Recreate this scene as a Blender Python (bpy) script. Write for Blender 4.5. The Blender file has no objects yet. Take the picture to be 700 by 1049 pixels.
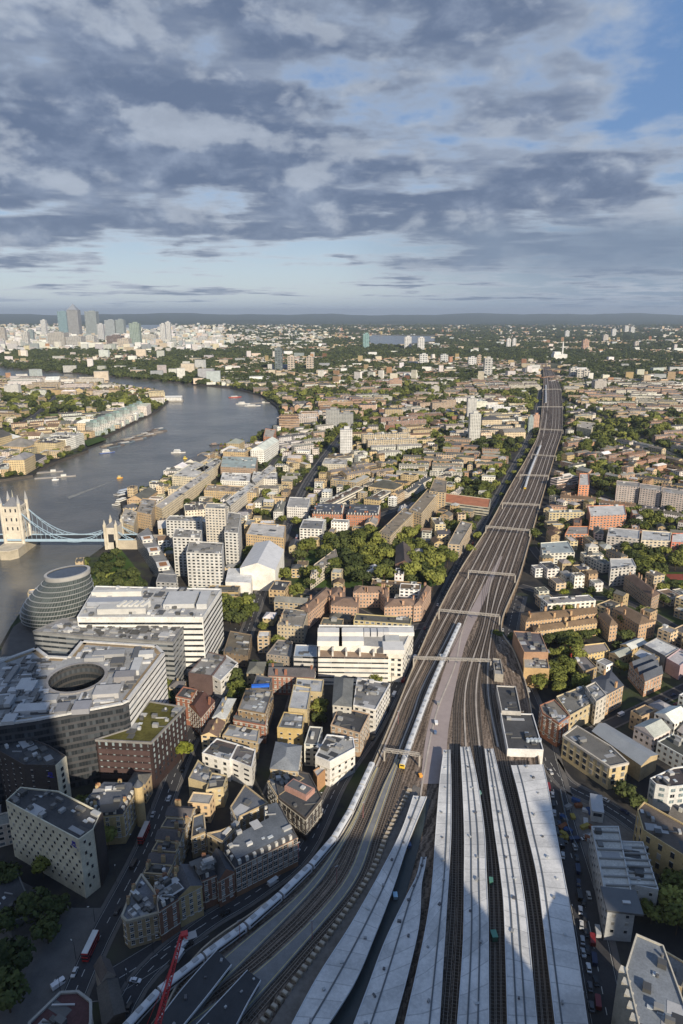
import bpy, bmesh, math, random
import numpy as np
from mathutils import Vector
random.seed(7); R=random.Random(11)
rad=math.radians
SC=bpy.context.scene; COL=SC.collection
# ---------------------------------------------------------------- camera, sky, sun, exposure
FPX=699.0; TILT=rad(16.3); CAMZ=244.0
CT,ST=math.cos(TILT),math.sin(TILT)
cam=bpy.data.cameras.new('camera'); co=bpy.data.objects.new('camera',cam); COL.objects.link(co)
co.location=(0,0,CAMZ); co.rotation_euler=(rad(90)-TILT,0,0)
cam.sensor_fit='VERTICAL'; cam.sensor_height=36; cam.lens=36*FPX/1049.0; cam.clip_start=0.5; cam.clip_end=120000
SC.camera=co
SUN_AZ=rad(25); SUN_EL=rad(24)
sd=Vector((math.sin(SUN_AZ)*math.cos(SUN_EL),-math.cos(SUN_AZ)*math.cos(SUN_EL),math.sin(SUN_EL)))   # towards the sun, behind and right
L=bpy.data.lights.new('sun','SUN'); L.energy=5.0; L.angle=rad(0.8); L.color=(1.0,0.88,0.70)
so=bpy.data.objects.new('sun',L); COL.objects.link(so); so.rotation_euler=sd.to_track_quat('Z','Y').to_euler(); so.location=(200,-400,600)
SC.view_settings.view_transform='Standard'; SC.view_settings.look='None'; SC.view_settings.exposure=0.26; SC.view_settings.gamma=1
SC.cycles.max_bounces=4; SC.cycles.diffuse_bounces=2; SC.cycles.glossy_bounces=2; SC.cycles.transmission_bounces=2; SC.cycles.volume_bounces=0; SC.cycles.transparent_max_bounces=4
SC.cycles.use_denoising=True
SKYO=13.1
Wd=bpy.data.worlds.new('World'); SC.world=Wd; Wd.use_nodes=True
class NT:
    def __init__(s,t): s.t=t; t.nodes.clear()
    def n(s,ty,ins=None,**kw):
        n=s.t.nodes.new(ty)
        for k,v in kw.items(): setattr(n,k,v)
        for k,v in (ins or {}).items():
            if isinstance(v,bpy.types.NodeSocket): s.t.links.new(v,n.inputs[k])
            else: n.inputs[k].default_value=v
        return n
    def m(s,op,a,b=0.0,c=None,clamp=False):
        ins={0:a,1:b}
        if c is not None: ins[2]=c
        return s.n('ShaderNodeMath',ins,operation=op,use_clamp=clamp).outputs[0]
    def mix(s,f,a,b,bt='MIX'):
        return s.n('ShaderNodeMix',{0:f,6:a,7:b},data_type='RGBA',blend_type=bt).outputs[2]
    def ramp(s,f,a,b):   # smooth 0..1 between a and b
        return s.n('ShaderNodeMapRange',{0:f,1:a,2:b,3:0.0,4:1.0},interpolation_type='SMOOTHSTEP').outputs[0]
    def noise(s,vec,sc,det=4,ro=.55,lac=2.0):
        return s.n('ShaderNodeTexNoise',{'Vector':vec,'Scale':sc,'Detail':det,'Roughness':ro,'Lacunarity':lac}).outputs[0]
def c4(c): return (c[0],c[1],c[2],1.0)
w=NT(Wd.node_tree)
sky=w.n('ShaderNodeTexSky',sky_type='NISHITA',sun_disc=False,sun_elevation=SUN_EL,sun_rotation=math.pi-SUN_AZ,altitude=200.0,air_density=1.0,dust_density=0.6,ozone_density=1.3)
tc=w.n('ShaderNodeTexCoord').outputs['Generated']
sp=w.n('ShaderNodeSeparateXYZ',{0:tc}); dx,dy,dz=sp.outputs
zz=w.m('MAXIMUM',dz,0.0)
den=w.m('ADD',zz,0.045)
az=w.m('ARCTAN2',dx,dy)
def plane(sx,sy,o): return w.n('ShaderNodeCombineXYZ',{0:w.m('MULTIPLY',w.m('DIVIDE',dx,den),sx),1:w.m('MULTIPLY',w.m('DIVIDE',dy,den),sy),2:o}).outputs[0]
warp=w.n('ShaderNodeTexNoise',{'Vector':plane(1,1,7.7),'Scale':1.6,'Detail':3}).outputs[1]
pw=w.n('ShaderNodeVectorMath',{0:plane(.85,1.0,SKYO),1:w.n('ShaderNodeVectorMath',{0:warp,3:.35},operation='SCALE').outputs[0]},operation='ADD').outputs[0]
dsc=w.n('ShaderNodeMapping',{0:tc,3:(1.0,1.0,1.9)}).outputs[0]
dw=w.n('ShaderNodeVectorMath',{0:dsc,1:w.n('ShaderNodeVectorMath',{0:w.n('ShaderNodeTexNoise',{'Vector':dsc,'Scale':9.0,'Detail':4}).outputs[1],3:.035},operation='SCALE').outputs[0]},operation='ADD').outputs[0]
n1=w.noise(pw,.55,3,.5); n2p=w.noise(pw,1.7,4,.55); n2d=w.noise(dw,7.5,8,.52); n3=w.noise(dw,24.0,6,.58)
n2=w.m('ADD',w.m('MULTIPLY',n2p,.52),w.m('MULTIPLY',n2d,.48))
# the blue gap opens to the upper right; cloud thins towards the horizon
gap=w.m('MULTIPLY',w.ramp(w.m('ADD',az,w.m('MULTIPLY',zz,0.55)),0.40,0.66),0.22)
lowt=w.m('MULTIPLY',w.ramp(zz,0.11,0.02),w.m('SUBTRACT',0.15,w.m('MULTIPLY',w.ramp(az,.0,.3),.07)))
den2=w.m('SUBTRACT',w.m('ADD',w.m('MULTIPLY',n1,0.5),w.m('MULTIPLY',n2,0.66)),w.m('ADD',gap,lowt))
den3=w.m('ADD',den2,w.m('MULTIPLY',w.m('SUBTRACT',n3,0.5),0.12))
cov=w.ramp(den3,0.43,0.55)
thick=w.ramp(den3,0.455,0.585)
tex=w.m('ADD',w.m('MULTIPLY',n3,0.5),w.m('MULTIPLY',n2d,0.72))
lightc=w.mix(w.ramp(zz,0.02,0.3),c4((4.8,5.2,5.8)),c4((4.1,4.6,5.3)))
puff=w.ramp(tex,0.54,0.86)
darkc=w.mix(puff,c4((1.1,1.48,2.3)),c4((2.5,3.0,3.95)))
darkc=w.mix(w.m('MULTIPLY',w.ramp(zz,.16,.03),.35),darkc,c4((2.2,2.7,3.5)))
up=w.n('ShaderNodeVectorMath',{0:dw,1:(.012,0,.045)},operation='ADD').outputs[0]
lit=w.ramp(w.m('SUBTRACT',n2d,w.noise(up,7.5,8,.52)),.01,.13)
darkc=w.mix(w.m('MULTIPLY',lit,.5),darkc,c4((4.4,4.8,5.4)))
cl=w.mix(thick,lightc,darkc)
sk=w.mix(0.75,sky.outputs[0],w.mix(w.ramp(zz,0.0,0.22),c4((3.9,4.7,5.7)),c4((1.0,1.95,4.0))))
bank=w.m('MULTIPLY',w.m('MULTIPLY',w.ramp(az,-.02,.22),w.ramp(w.m('ABSOLUTE',w.m('SUBTRACT',zz,.078)),.05,.012)),w.ramp(w.noise(dsc,3.2,5,.55),.34,.56))
rightdim=w.m('MULTIPLY',w.ramp(az,-0.05,0.40),w.ramp(zz,0.17,0.02))
sk=w.mix(w.m('MULTIPLY',rightdim,0.80),sk,c4((1.75,2.4,3.4)))
base=w.mix(w.m('MULTIPLY',cov,0.95),sk,cl)
base=w.mix(w.m('MULTIPLY',bank,.85),base,w.mix(tex,c4((1.3,1.8,2.7)),c4((2.0,2.6,3.5))))
hz=w.ramp(zz,0.03,0.0)
base=w.mix(w.m('MULTIPLY',hz,0.5),base,w.mix(w.ramp(az,-.3,.4),c4((3.7,4.6,5.6)),c4((1.8,2.6,3.7))))
bg=w.n('ShaderNodeBackground',{0:base,1:0.105})
w.n('ShaderNodeOutputWorld',{0:bg.outputs[0]})
# ---------------------------------------------------------------- pixel -> place, helpers
def ray(px,py):
    cx=(px-350)/FPX; cy=-(py-524.5)/FPX
    return cx, CT+cy*ST, cy*CT-ST
def P(px,py,z=0.0):
    a,b,c=ray(px,py); t=(z-CAMZ)/c
    return (a*t,b*t)
def PX(x,y,z=0.0):
    f=y*CT-(z-CAMZ)*ST; u=y*ST+(z-CAMZ)*CT
    return 350+FPX*x/f, 524.5-FPX*u/f
def HT(pt,ybase):              # height of a vertical edge seen from its top pixel to the base row
    Y=P(350,ybase)[1]; a,b,c=ray(*pt); return CAMZ+c/b*Y
def area(p): return sum(p[i][0]*p[(i+1)%len(p)][1]-p[(i+1)%len(p)][0]*p[i][1] for i in range(len(p)))/2
def ccw(p): return list(p) if area(p)>0 else list(p)[::-1]
def cen(p): return (sum(q[0] for q in p)/len(p),sum(q[1] for q in p)/len(p))
def inset(p,d):
    n=len(p); out=[]
    for i in range(n):
        a,b,c=Vector(p[i-1]),Vector(p[i]),Vector(p[(i+1)%n])
        u=(b-a).normalized(); v=(c-b).normalized()
        n1=Vector((-u.y,u.x)); n2=Vector((-v.y,v.x)); m=n1+n2
        k=m.length_squared/2
        m=m/max(k,0.35); out.append((b.x+m.x*d,b.y+m.y*d))
    return out
class MB:
    def __init__(s): s.v=[];s.f=[];s.mi=[];s.uv=[];s.c=[]
    def face(s,pts,m=0,c=(1,1,1),uv=None):
        i=len(s.v); s.v.extend(pts); s.f.append(tuple(range(i,i+len(pts)))); s.mi.append(m); s.c.append(c)
        if uv is None: uv=[(p[0],p[1]) for p in pts]
        s.uv.extend(uv)
    def wall(s,a,b,z0,z1,m=0,c=(1,1,1),z0b=None,z1b=None):
        l=math.hypot(b[0]-a[0],b[1]-a[1]); z0b=z0 if z0b is None else z0b; z1b=z1 if z1b is None else z1b
        s.face([(a[0],a[1],z0),(b[0],b[1],z0b),(b[0],b[1],z1b),(a[0],a[1],z1)],m,c,[(0,z0),(l,z0b),(l,z1b),(0,z1)])
    def prism(s,p,z0,z1,m=0,mt=None,c=(1,1,1),ct=None,top=True):
        p=ccw(p)
        for i in range(len(p)): s.wall(p[i],p[(i+1)%len(p)],z0,z1,m,c)
        if top: s.face([(q[0],q[1],z1) for q in p],m if mt is None else mt,ct or c)
    def box(s,cx,cy,z0,z1,lx,ly,ang=0,m=0,mt=None,c=(1,1,1),ct=None,bottom=False):
        p=rect(cx,cy,lx,ly,ang); s.prism(p,z0,z1,m,mt,c,ct)
        if bottom: s.face([(q[0],q[1],z0) for q in p[::-1]],m,c)
    def beam(s,a,b,w,h=None,m=0,c=(1,1,1)):
        a=Vector(a);b=Vector(b);h=h or w;d=(b-a)
        if d.length<1e-6: return
        d.normalize(); up=Vector((0,0,1)) if abs(d.z)<.95 else Vector((1,0,0))
        sx=d.cross(up).normalized(); sy=sx.cross(d).normalized()
        A=[a+sx*w/2*i+sy*h/2*j for i,j in((-1,-1),(1,-1),(1,1),(-1,1))]; B=[q+(b-a) for q in A]
        for i in range(4):
            j=(i+1)%4; s.face([tuple(A[i]),tuple(A[j]),tuple(B[j]),tuple(B[i])],m,c)
        s.face([tuple(q) for q in A[::-1]],m,c); s.face([tuple(q) for q in B],m,c)
    def cyl(s,cx,cy,z0,z1,r0,r1=None,n=10,m=0,c=(1,1,1),ry=1.0):
        r1=r0 if r1 is None else r1
        a=[(cx+r0*math.cos(t*2*math.pi/n),cy+ry*r0*math.sin(t*2*math.pi/n),z0) for t in range(n)]
        b=[(cx+r1*math.cos(t*2*math.pi/n),cy+ry*r1*math.sin(t*2*math.pi/n),z1) for t in range(n)]
        for i in range(n):
            j=(i+1)%n; s.face([a[i],a[j],b[j],b[i]],m,c,[(i,z0),(i+1,z0),(i+1,z1),(i,z1)])
        s.face(b,m,c)
    def ribbon(s,l,r,z0,z1,m=0,mt=None,c=(1,1,1),ct=None):   # slab between two polylines with equal counts
        mt=m if mt is None else mt; ct=ct or c
        acc=0
        for i in range(len(l)-1):
            d=math.hypot(l[i+1][0]-l[i][0],l[i+1][1]-l[i][1]); w_=math.hypot(r[i][0]-l[i][0],r[i][1]-l[i][1])
            a,b,c_,e=l[i],l[i+1],r[i+1],r[i]
            s.face([(e[0],e[1],z1),(c_[0],c_[1],z1),(b[0],b[1],z1),(a[0],a[1],z1)],mt,ct,[(w_,acc),(w_,acc+d),(0,acc+d),(0,acc)])
            if z1>z0:
                s.wall(b,a,z0,z1,m,c); s.wall(e,c_,z0,z1,m,c)
            acc+=d
        if z1>z0: s.wall(l[0],r[0],z0,z1,m,c); s.wall(r[-1],l[-1],z0,z1,m,c)
    def mesh(s,name,mats):
        me=bpy.data.meshes.new(name); me.from_pydata(s.v,[],s.f)
        for m in mats: me.materials.append(m)
        if len(mats)>1: me.polygons.foreach_set('material_index',s.mi)
        u=me.uv_layers.new(name='UVMap'); u.data.foreach_set('uv',np.array(s.uv,dtype=np.float32).ravel())
        ca=me.color_attributes.new('Col','FLOAT_COLOR','CORNER')
        cnt=np.array([len(f) for f in s.f]); c=np.array(s.c,dtype=np.float32).reshape(-1,3); c=np.hstack([c,np.ones((len(c),1),np.float32)])
        ca.data.foreach_set('color',np.repeat(c,cnt,axis=0).ravel())
        me.update(); return me
    def build(s,name,mats,parent=None):
        if not s.f: return None
        return put(name,s.mesh(name,mats if isinstance(mats,(list,tuple)) else [mats]),parent)
def put(name,me,parent=None,loc=(0,0,0),rz=0.0,sc=None):
    o=bpy.data.objects.new(name,me); COL.objects.link(o); o.parent=parent; o.location=loc; o.rotation_euler=(0,0,rz)
    if sc: o.scale=sc
    return o
def rect(cx,cy,lx,ly,ang=0):
    c,s=math.cos(ang),math.sin(ang)
    return [(cx+x*c-y*s,cy+x*s+y*c) for x,y in((-lx/2,-ly/2),(lx/2,-ly/2),(lx/2,ly/2),(-lx/2,ly/2))]
def tag(o,label=None,cat=None,group=None,kind=None):
    for k,v in(('label',label),('category',cat),('group',group),('kind',kind)):
        if v: o[k]=v
    return o
def thing(name,label,cat,loc=(0,0,0),rz=0.0,group=None):
    return tag(put(name,None,None,loc,rz),label,cat,group)
def copy_tree(o,parent=None):
    c=o.copy(); COL.objects.link(c); c.parent=parent
    for ch in o.children: copy_tree(ch,c)
    return c
def smooth(pts,n=6):           # Catmull-Rom through points
    out=[]
    for i in range(len(pts)-1):
        p0=pts[max(i-1,0)];p1=pts[i];p2=pts[i+1];p3=pts[min(i+2,len(pts)-1)]
        for k in range(n):
            t=k/n
            out.append(tuple(.5*((2*p1[j])+(-p0[j]+p2[j])*t+(2*p0[j]-5*p1[j]+4*p2[j]-p3[j])*t*t+(-p0[j]+3*p1[j]-3*p2[j]+p3[j])*t**3) for j in range(len(p1))))
    out.append(tuple(pts[-1])); return out
def offset(line,d):
    out=[]
    for i in range(len(line)):
        a=Vector(line[max(i-1,0)][:2]);b=Vector(line[min(i+1,len(line)-1)][:2]);u=(b-a).normalized()
        out.append((line[i][0]-u.y*d,line[i][1]+u.x*d))
    return out
# ---------------------------------------------------------------- materials
MAT={}
def mat(name,rough=.8,spec=.3,metal=0.0):
    m=bpy.data.materials.new(name); m.use_nodes=True; t=NT(m.node_tree)
    b=t.n('ShaderNodeBsdfPrincipled',{'Roughness':rough,'Specular IOR Level':spec,'Metallic':metal})
    t.n('ShaderNodeOutputMaterial',{0:b.outputs[0]}); MAT[name]=m
    return m,t,b
def attr(t): return t.n('ShaderNodeAttribute',attribute_name='Col').outputs[0]
def pos(t): return t.n('ShaderNodeNewGeometry').outputs['Position']
def plain(name,col=None,rough=.8,spec=.3,metal=0.0,sc=.25,amt=.3,sc2=2.5):   # col None -> face colour attribute
    m,t,b=mat(name,rough,spec,metal)
    base=attr(t) if col is None else None
    p=pos(t); n=t.m('ADD',t.m('MULTIPLY',t.noise(p,sc,5,.6),.6),t.m('MULTIPLY',t.noise(p,sc2,3),.4))
    f=t.n('ShaderNodeMapRange',{0:n,1:.3,2:.7,3:1-amt,4:1+amt}).outputs[0]
    v=t.n('ShaderNodeVectorMath',{0:base if base is not None else tuple(col),3:f},operation='SCALE').outputs[0]
    t.t.links.new(v,b.inputs['Base Color']); return m
def objcol(name,rough=.4,spec=.5,metal=0.0):
    m,t,b=mat(name,rough,spec,metal); t.t.links.new(t.n('ShaderNodeObjectInfo').outputs['Color'],b.inputs['Base Color']); return m
M_wall=plain('masonry',None,.85,.2,sc=.12,amt=.3,sc2=1.1)
M_roof=plain('roofing',None,.8,.25,sc=.1,amt=.38,sc2=1.3)
M_metal=plain('sheet_metal',None,.45,.5,sc=.2,amt=.15)
M_white=plain('white_paint',(.62,.6,.56),.6,.3,amt=.12)
M_frame=plain('window_frame_paint',(.6,.58,.53),.5,.4,amt=.08)
M_dark=plain('dark_metal',(.03,.032,.036),.6,.3)
M_wood=plain('timber_bark',(.07,.05,.035),.9,.1)
M_paint=objcol('vehicle_paint',.3,.5)
M_body=objcol('gloss_body',.35,.5)
M_red=plain('red_paint',(.45,.03,.035),.45,.4,amt=.1)
M_blue=plain('pale_blue_paint',(.32,.43,.52),.5,.4,amt=.1)
M_rubber=plain('rubber',(.015,.015,.016),.85,.1)
def glassm(name,col,rough=.12):
    m,t,b=mat(name,rough,.8); p=pos(t)
    f=t.n('ShaderNodeTexWhiteNoise',{0:t.n('ShaderNodeVectorMath',{0:p,1:(1.4,1.4,3.0)},operation='SNAP').outputs[0]},noise_dimensions='3D').outputs[0]
    t.t.links.new(t.mix(f,c4(col),c4([x*2.6+.01 for x in col])),b.inputs['Base Color']); return m
M_glass=glassm('window_glass',(.012,.015,.02))
M_glassp=glassm('pale_curtain_glass',(.10,.13,.14),.2)
M_lens=glassm('dark_roof_glass',(.02,.025,.035))
def facade(name,pu,pv,wu,wv,frame,glass=(.02,.025,.03),vo=.28,edge=.06,var=1.0):
    m,t,b=mat(name,.8,.3)
    uv=t.n('ShaderNodeUVMap',uv_map='UVMap').outputs[0]; s=t.n('ShaderNodeSeparateXYZ',{0:uv})
    u=t.m('DIVIDE',s.outputs[0],pu); v=t.m('DIVIDE',s.outputs[1],pv)
    fu=t.m('FRACT',u); fv=t.m('FRACT',v)
    cu=t.m('ABSOLUTE',t.m('SUBTRACT',fu,.5)); cv=t.m('ABSOLUTE',t.m('SUBTRACT',fv,vo+wv/2))
    inn=t.m('MULTIPLY',t.m('LESS_THAN',cu,wu/2),t.m('LESS_THAN',cv,wv/2))
    out=t.m('MULTIPLY',t.m('LESS_THAN',cu,wu/2+edge),t.m('LESS_THAN',cv,wv/2+edge))
    cell=t.n('ShaderNodeCombineXYZ',{0:t.m('FLOOR',u),1:t.m('FLOOR',v)}).outputs[0]
    rnd=t.n('ShaderNodeTexWhiteNoise',{0:cell},noise_dimensions='2D').outputs[0]
    p=pos(t); n=t.n('ShaderNodeMapRange',{0:t.noise(p,.15,5,.6),1:.3,2:.7,3:.8,4:1.2}).outputs[0]
    wc=t.n('ShaderNodeVectorMath',{0:attr(t),3:n},operation='SCALE').outputs[0]
    g=t.mix(t.m('MULTIPLY',t.m('POWER',rnd,3.0),var),c4(glass),c4([x*5+.06 for x in glass]))
    col=t.mix(out,wc,c4(frame)); col=t.mix(inn,col,g)
    t.t.links.new(col,b.inputs['Base Color'])
    t.t.links.new(t.m('SUBTRACT',.85,t.m('MULTIPLY',inn,.65)),b.inputs['Roughness'])
    return m
F_egg=facade('ring_glass',1.6,3.64,.86,.99,(.16,.17,.17),glass=(.045,.058,.058),vo=.0,edge=0,var=.12)
F_brick=facade('brick_facade',2.7,3.1,.40,.46,(.52,.48,.42))
F_flat=facade('apartment_facade',4.2,3.0,.55,.50,(.6,.58,.54),vo=.25)
F_band=facade('ribbon_facade',6.0,3.6,.98,.42,(.5,.5,.5),vo=.32,edge=.0)
F_ware=facade('warehouse_facade',3.6,3.6,.34,.36,(.3,.2,.12))
F_tower=facade('tower_facade',3.4,2.8,.52,.42,(.5,.5,.48),vo=.3)
FAC={'brick':F_brick,'flat':F_flat,'band':F_band,'ware':F_ware,'tower':F_tower,'plain':M_wall}
M_leaf=[]
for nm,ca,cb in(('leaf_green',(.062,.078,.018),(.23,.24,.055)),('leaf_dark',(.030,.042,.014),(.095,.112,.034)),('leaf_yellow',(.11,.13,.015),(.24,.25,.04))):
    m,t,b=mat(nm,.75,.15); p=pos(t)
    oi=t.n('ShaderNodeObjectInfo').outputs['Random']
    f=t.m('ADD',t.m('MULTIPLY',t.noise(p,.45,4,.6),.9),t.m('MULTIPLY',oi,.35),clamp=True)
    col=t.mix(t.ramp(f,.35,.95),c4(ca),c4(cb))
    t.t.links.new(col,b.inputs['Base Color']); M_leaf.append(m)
# ground: a mix of tarmac, paving, bare earth and grass far off reading as suburb
m,t,b=mat('city_ground',.9,.15); p=pos(t)
n_a=t.noise(p,.03,6,.65); n_b=t.noise(p,.006,5,.6); n_c=t.noise(p,.25,3)
vo=t.n('ShaderNodeTexVoronoi',{'Vector':p,'Scale':.022}); vr=t.n('ShaderNodeSeparateColor',{0:vo.outputs['Color']}).outputs[0]
near=t.mix(t.ramp(n_a,.42,.62),c4((.028,.028,.03)),c4((.06,.055,.048)))
near=t.mix(t.m('MULTIPLY',t.ramp(n_b,.5,.6),t.ramp(n_a,.4,.55)),near,c4((.05,.07,.025)))
far=t.mix(t.ramp(t.m('ADD',t.m('MULTIPLY',n_b,.75),t.m('MULTIPLY',n_a,.25)),.42,.56),c4((.05,.07,.03)),c4((.22,.18,.13)))
far=t.mix(t.m('MULTIPLY',t.ramp(vr,.72,.78),t.ramp(n_b,.45,.6)),far,c4((.38,.35,.30)))
far=t.mix(t.m('MULTIPLY',t.ramp(n_c,.45,.6),.5),far,c4((.03,.045,.02)))
yy=t.n('ShaderNodeSeparateXYZ',{0:p}).outputs[1]
t.t.links.new(t.mix(t.ramp(yy,2300,3600),near,far),b.inputs['Base Color']); M_ground=m
M_road=plain('asphalt',(.048,.048,.052),.85,.25,sc=.08,amt=.3,sc2=1.2)
M_pave=plain('paving',(.13,.122,.115),.85,.2,sc=.2,amt=.25)
M_yard=plain('rough_yard',(.17,.155,.14),.9,.1,sc=.12,amt=.4,sc2=.6)
M_mark=plain('road_marking',(.5,.5,.48),.7,.2)
M_grass=plain('grass',(.05,.085,.022),.9,.1,sc=.05,amt=.4)
M_court=plain('court_red',(.24,.07,.05),.85,.1); M_pitch=plain('pitch',(.16,.2,.07),.9,.1,sc=.02,amt=.25)
M_water,t,b=mat('river_water',.2,.5); p=pos(t)
t.t.links.new(t.mix(t.ramp(t.noise(p,.006,5,.6),.35,.65),c4((.075,.075,.07)),c4((.145,.14,.125))),b.inputs['Base Color'])
mp=t.n('ShaderNodeMapping',{0:p,3:(.5,1.0,1.0)}).outputs[0]
hn=t.m('ADD',t.m('MULTIPLY',t.noise(mp,.18,6,.65),1.0),t.m('MULTIPLY',t.noise(mp,.03,3,.5),2.0))
bp=t.n('ShaderNodeBump',{'Strength':.5,'Distance':1.2,'Height':hn}); t.t.links.new(bp.outputs[0],b.inputs['Normal'])
# ballast with streaks along the line
M_ballast,t,b=mat('ballast',.95,.1)
uv=t.n('ShaderNodeUVMap',uv_map='UVMap').outputs[0]
a=t.noise(t.n('ShaderNodeMapping',{0:uv,3:(.55,.02,1)}).outputs[0],1.0,5,.6); p=pos(t); n2_=t.noise(p,.9,4,.7)
f=t.m('ADD',t.m('MULTIPLY',a,.65),t.m('MULTIPLY',n2_,.35))
t.t.links.new(t.mix(t.ramp(f,.38,.64),c4((.05,.038,.03)),c4((.30,.235,.185))),b.inputs['Base Color'])
M_deck=plain('new_concrete_deck',(.34,.285,.27),.9,.1,sc=.06,amt=.12,sc2=.5)
M_rail=plain('rail_steel',(.30,.24,.19),.4,.5,.3)
M_plat=plain('platform_surface',(.20,.20,.20),.8,.2,sc=.3,amt=.25)
# canopy sheets: pale roofing with ribs and grime
M_can,t,b=mat('canopy_sheet',.55,.4)
uv=t.n('ShaderNodeUVMap',uv_map='UVMap').outputs[0]; s_=t.n('ShaderNodeSeparateXYZ',{0:uv})
rib=t.m('LESS_THAN',t.m('FRACT',t.m('DIVIDE',s_.outputs[1],7.3)),.055)
p=pos(t); n_=t.m('ADD',t.m('MULTIPLY',t.noise(p,.07,6,.65),.7),t.m('MULTIPLY',t.noise(p,.9,4,.6),.3))
pn=t.n('ShaderNodeTexWhiteNoise',{1:t.m('FLOOR',t.m('DIVIDE',s_.outputs[1],7.3))},noise_dimensions='1D').outputs[0]
cc=t.mix(t.m('ADD',t.m('MULTIPLY',t.ramp(n_,.36,.66),.75),t.m('MULTIPLY',pn,.25)),c4((.42,.42,.415)),c4((.76,.75,.73)))
t.t.links.new(t.mix(t.m('MULTIPLY',rib,.45),cc,c4((.2,.2,.2))),b.inputs['Base Color'])
HAZE=3.6e-5
# ---------------------------------------------------------------- occupancy raster (2 m cells)
OX,OY,OR=-1500,140,2.0
OCC=np.zeros((1250,1500),bool)
def mark(poly,grow=2.0):
    c=cen(poly); p=[(x+(x-c[0])/max(1,math.hypot(x-c[0],y-c[1]))*grow,y+(y-c[1])/max(1,math.hypot(x-c[0],y-c[1]))*grow) for x,y in poly]
    xs=[q[0] for q in p]; ys=[q[1] for q in p]
    i0=max(0,int((min(ys)-OY)/OR)); i1=min(OCC.shape[0],int((max(ys)-OY)/OR)+2); j0=max(0,int((min(xs)-OX)/OR)); j1=min(OCC.shape[1],int((max(xs)-OX)/OR)+2)
    if i1<=i0 or j1<=j0: return
    Y,X=np.mgrid[i0:i1,j0:j1]; X=X*OR+OX; Y=Y*OR+OY; ins=np.zeros(X.shape,bool)
    n=len(p)
    for i in range(n):
        (x1,y1),(x2,y2)=p[i],p[(i+1)%n]
        if y1==y2: continue
        ins^=((y1>Y)!=(y2>Y))&(X<(x2-x1)*(Y-y1)/(y2-y1)+x1)
    OCC[i0:i1,j0:j1]|=ins
def occ(x,y):
    i=int((y-OY)/OR); j=int((x-OX)/OR)
    return True if not(0<=i<OCC.shape[0] and 0<=j<OCC.shape[1]) else bool(OCC[i,j])
def free(cx,cy,lx,ly,ang):
    nx=max(2,int(lx/5)); ny=max(2,int(ly/5)); c,s=math.cos(ang),math.sin(ang)
    for i in range(nx+1):
        for j in range(ny+1):
            x=(i/nx-.5)*lx; y=(j/ny-.5)*ly
            if occ(cx+x*c-y*s,cy+x*s+y*c): return False
    return True
def inpoly(x,y,p):
    r=False
    for i in range(len(p)):
        (x1,y1),(x2,y2)=p[i],p[(i+1)%len(p)]
        if (y1>y)!=(y2>y) and x<(x2-x1)*(y-y1)/(y2-y1)+x1: r=not r
    return r
# ---------------------------------------------------------------- river, ground
RIV_PX=[(-260,860),(-60,715),(0,668),(12,646),(28,622),(48,604),(80,583),(103,566),(120,553),(128,541),(122,531),(126,524),(122,512),(150,503),(178,484),(214,468),(250,462),(262,448),(277,444),(288,432),(284,418),(268,406),(236,398),(198,394),(160,390),(114,386),(57,381),(23,379),(0,376),(-60,366),(-90,372),(-60,385),(0,389),(43,391),(108,394),(137,399),(168,404),(173,412),(160,423),(137,434),(114,446),(88,457),(91,463),(60,474),(40,483),(34,489),(0,494),(-120,512),(-420,560)]
RIV=[P(x,y,-4) for x,y in RIV_PX]
def fill_holes(name,outer,holes,z,m):
    bm=bmesh.new(); ed=[]
    for loop in [outer]+holes:
        vs=[bm.verts.new((x,y,z)) for x,y in loop]
        for i in range(len(vs)): ed.append(bm.edges.new((vs[i],vs[(i+1)%len(vs)])))
    bmesh.ops.triangle_fill(bm,edges=ed,use_beauty=True,normal=(0,0,1))
    for f in bm.faces:
        if f.normal.z<0: f.normal_flip()
    me=bpy.data.meshes.new(name); bm.to_mesh(me); bm.free(); me.materials.append(m); return put(name,me)
RIVs=RIV
FAR=62000
tag(fill_holes('ground',[(-FAR,-2500),(FAR,-2500),(FAR,FAR),(-FAR,FAR)],[RIVs],0.0,M_ground),kind='structure')
mb=MB(); mb.face([(x,y,-4.0) for x,y in ccw([(-1700,100),(700,100),(700,3900),(-2300,3900)])]); tag(mb.build('river',M_water),kind='structure')
mb=MB()
rr=RIV
for i in range(len(rr)): mb.wall(rr[i],rr[(i+1)%len(rr)],-4.5,0.0,0,(.16,.14,.12)); mb.wall(rr[(i+1)%len(rr)],rr[i],-4.5,0.0,0,(.16,.14,.12))
e=mb.build('river_bank',M_wall); tag(e,kind='structure')
mark(RIV,1.0)
def sheet(name,pts,z,m,kind='structure'):
    q=MB(); q.face([(x,y,z) for x,y in ccw(pts)]); return tag(q.build(name,m),kind=kind)
for pl_ in([(378,343.5),(446,344.5),(446,349),(405,354),(378,352)],[(122,331),(168,329.5),(168,338),(126,338)],[(-40,326),(34,327),(30,330.5),(-40,331)],[(300,352),(345,351),(345,353.5),(300,354.5)]):
    sheet('far_river_reach',[P(x,y) for x,y in pl_],.5,M_water)
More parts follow.
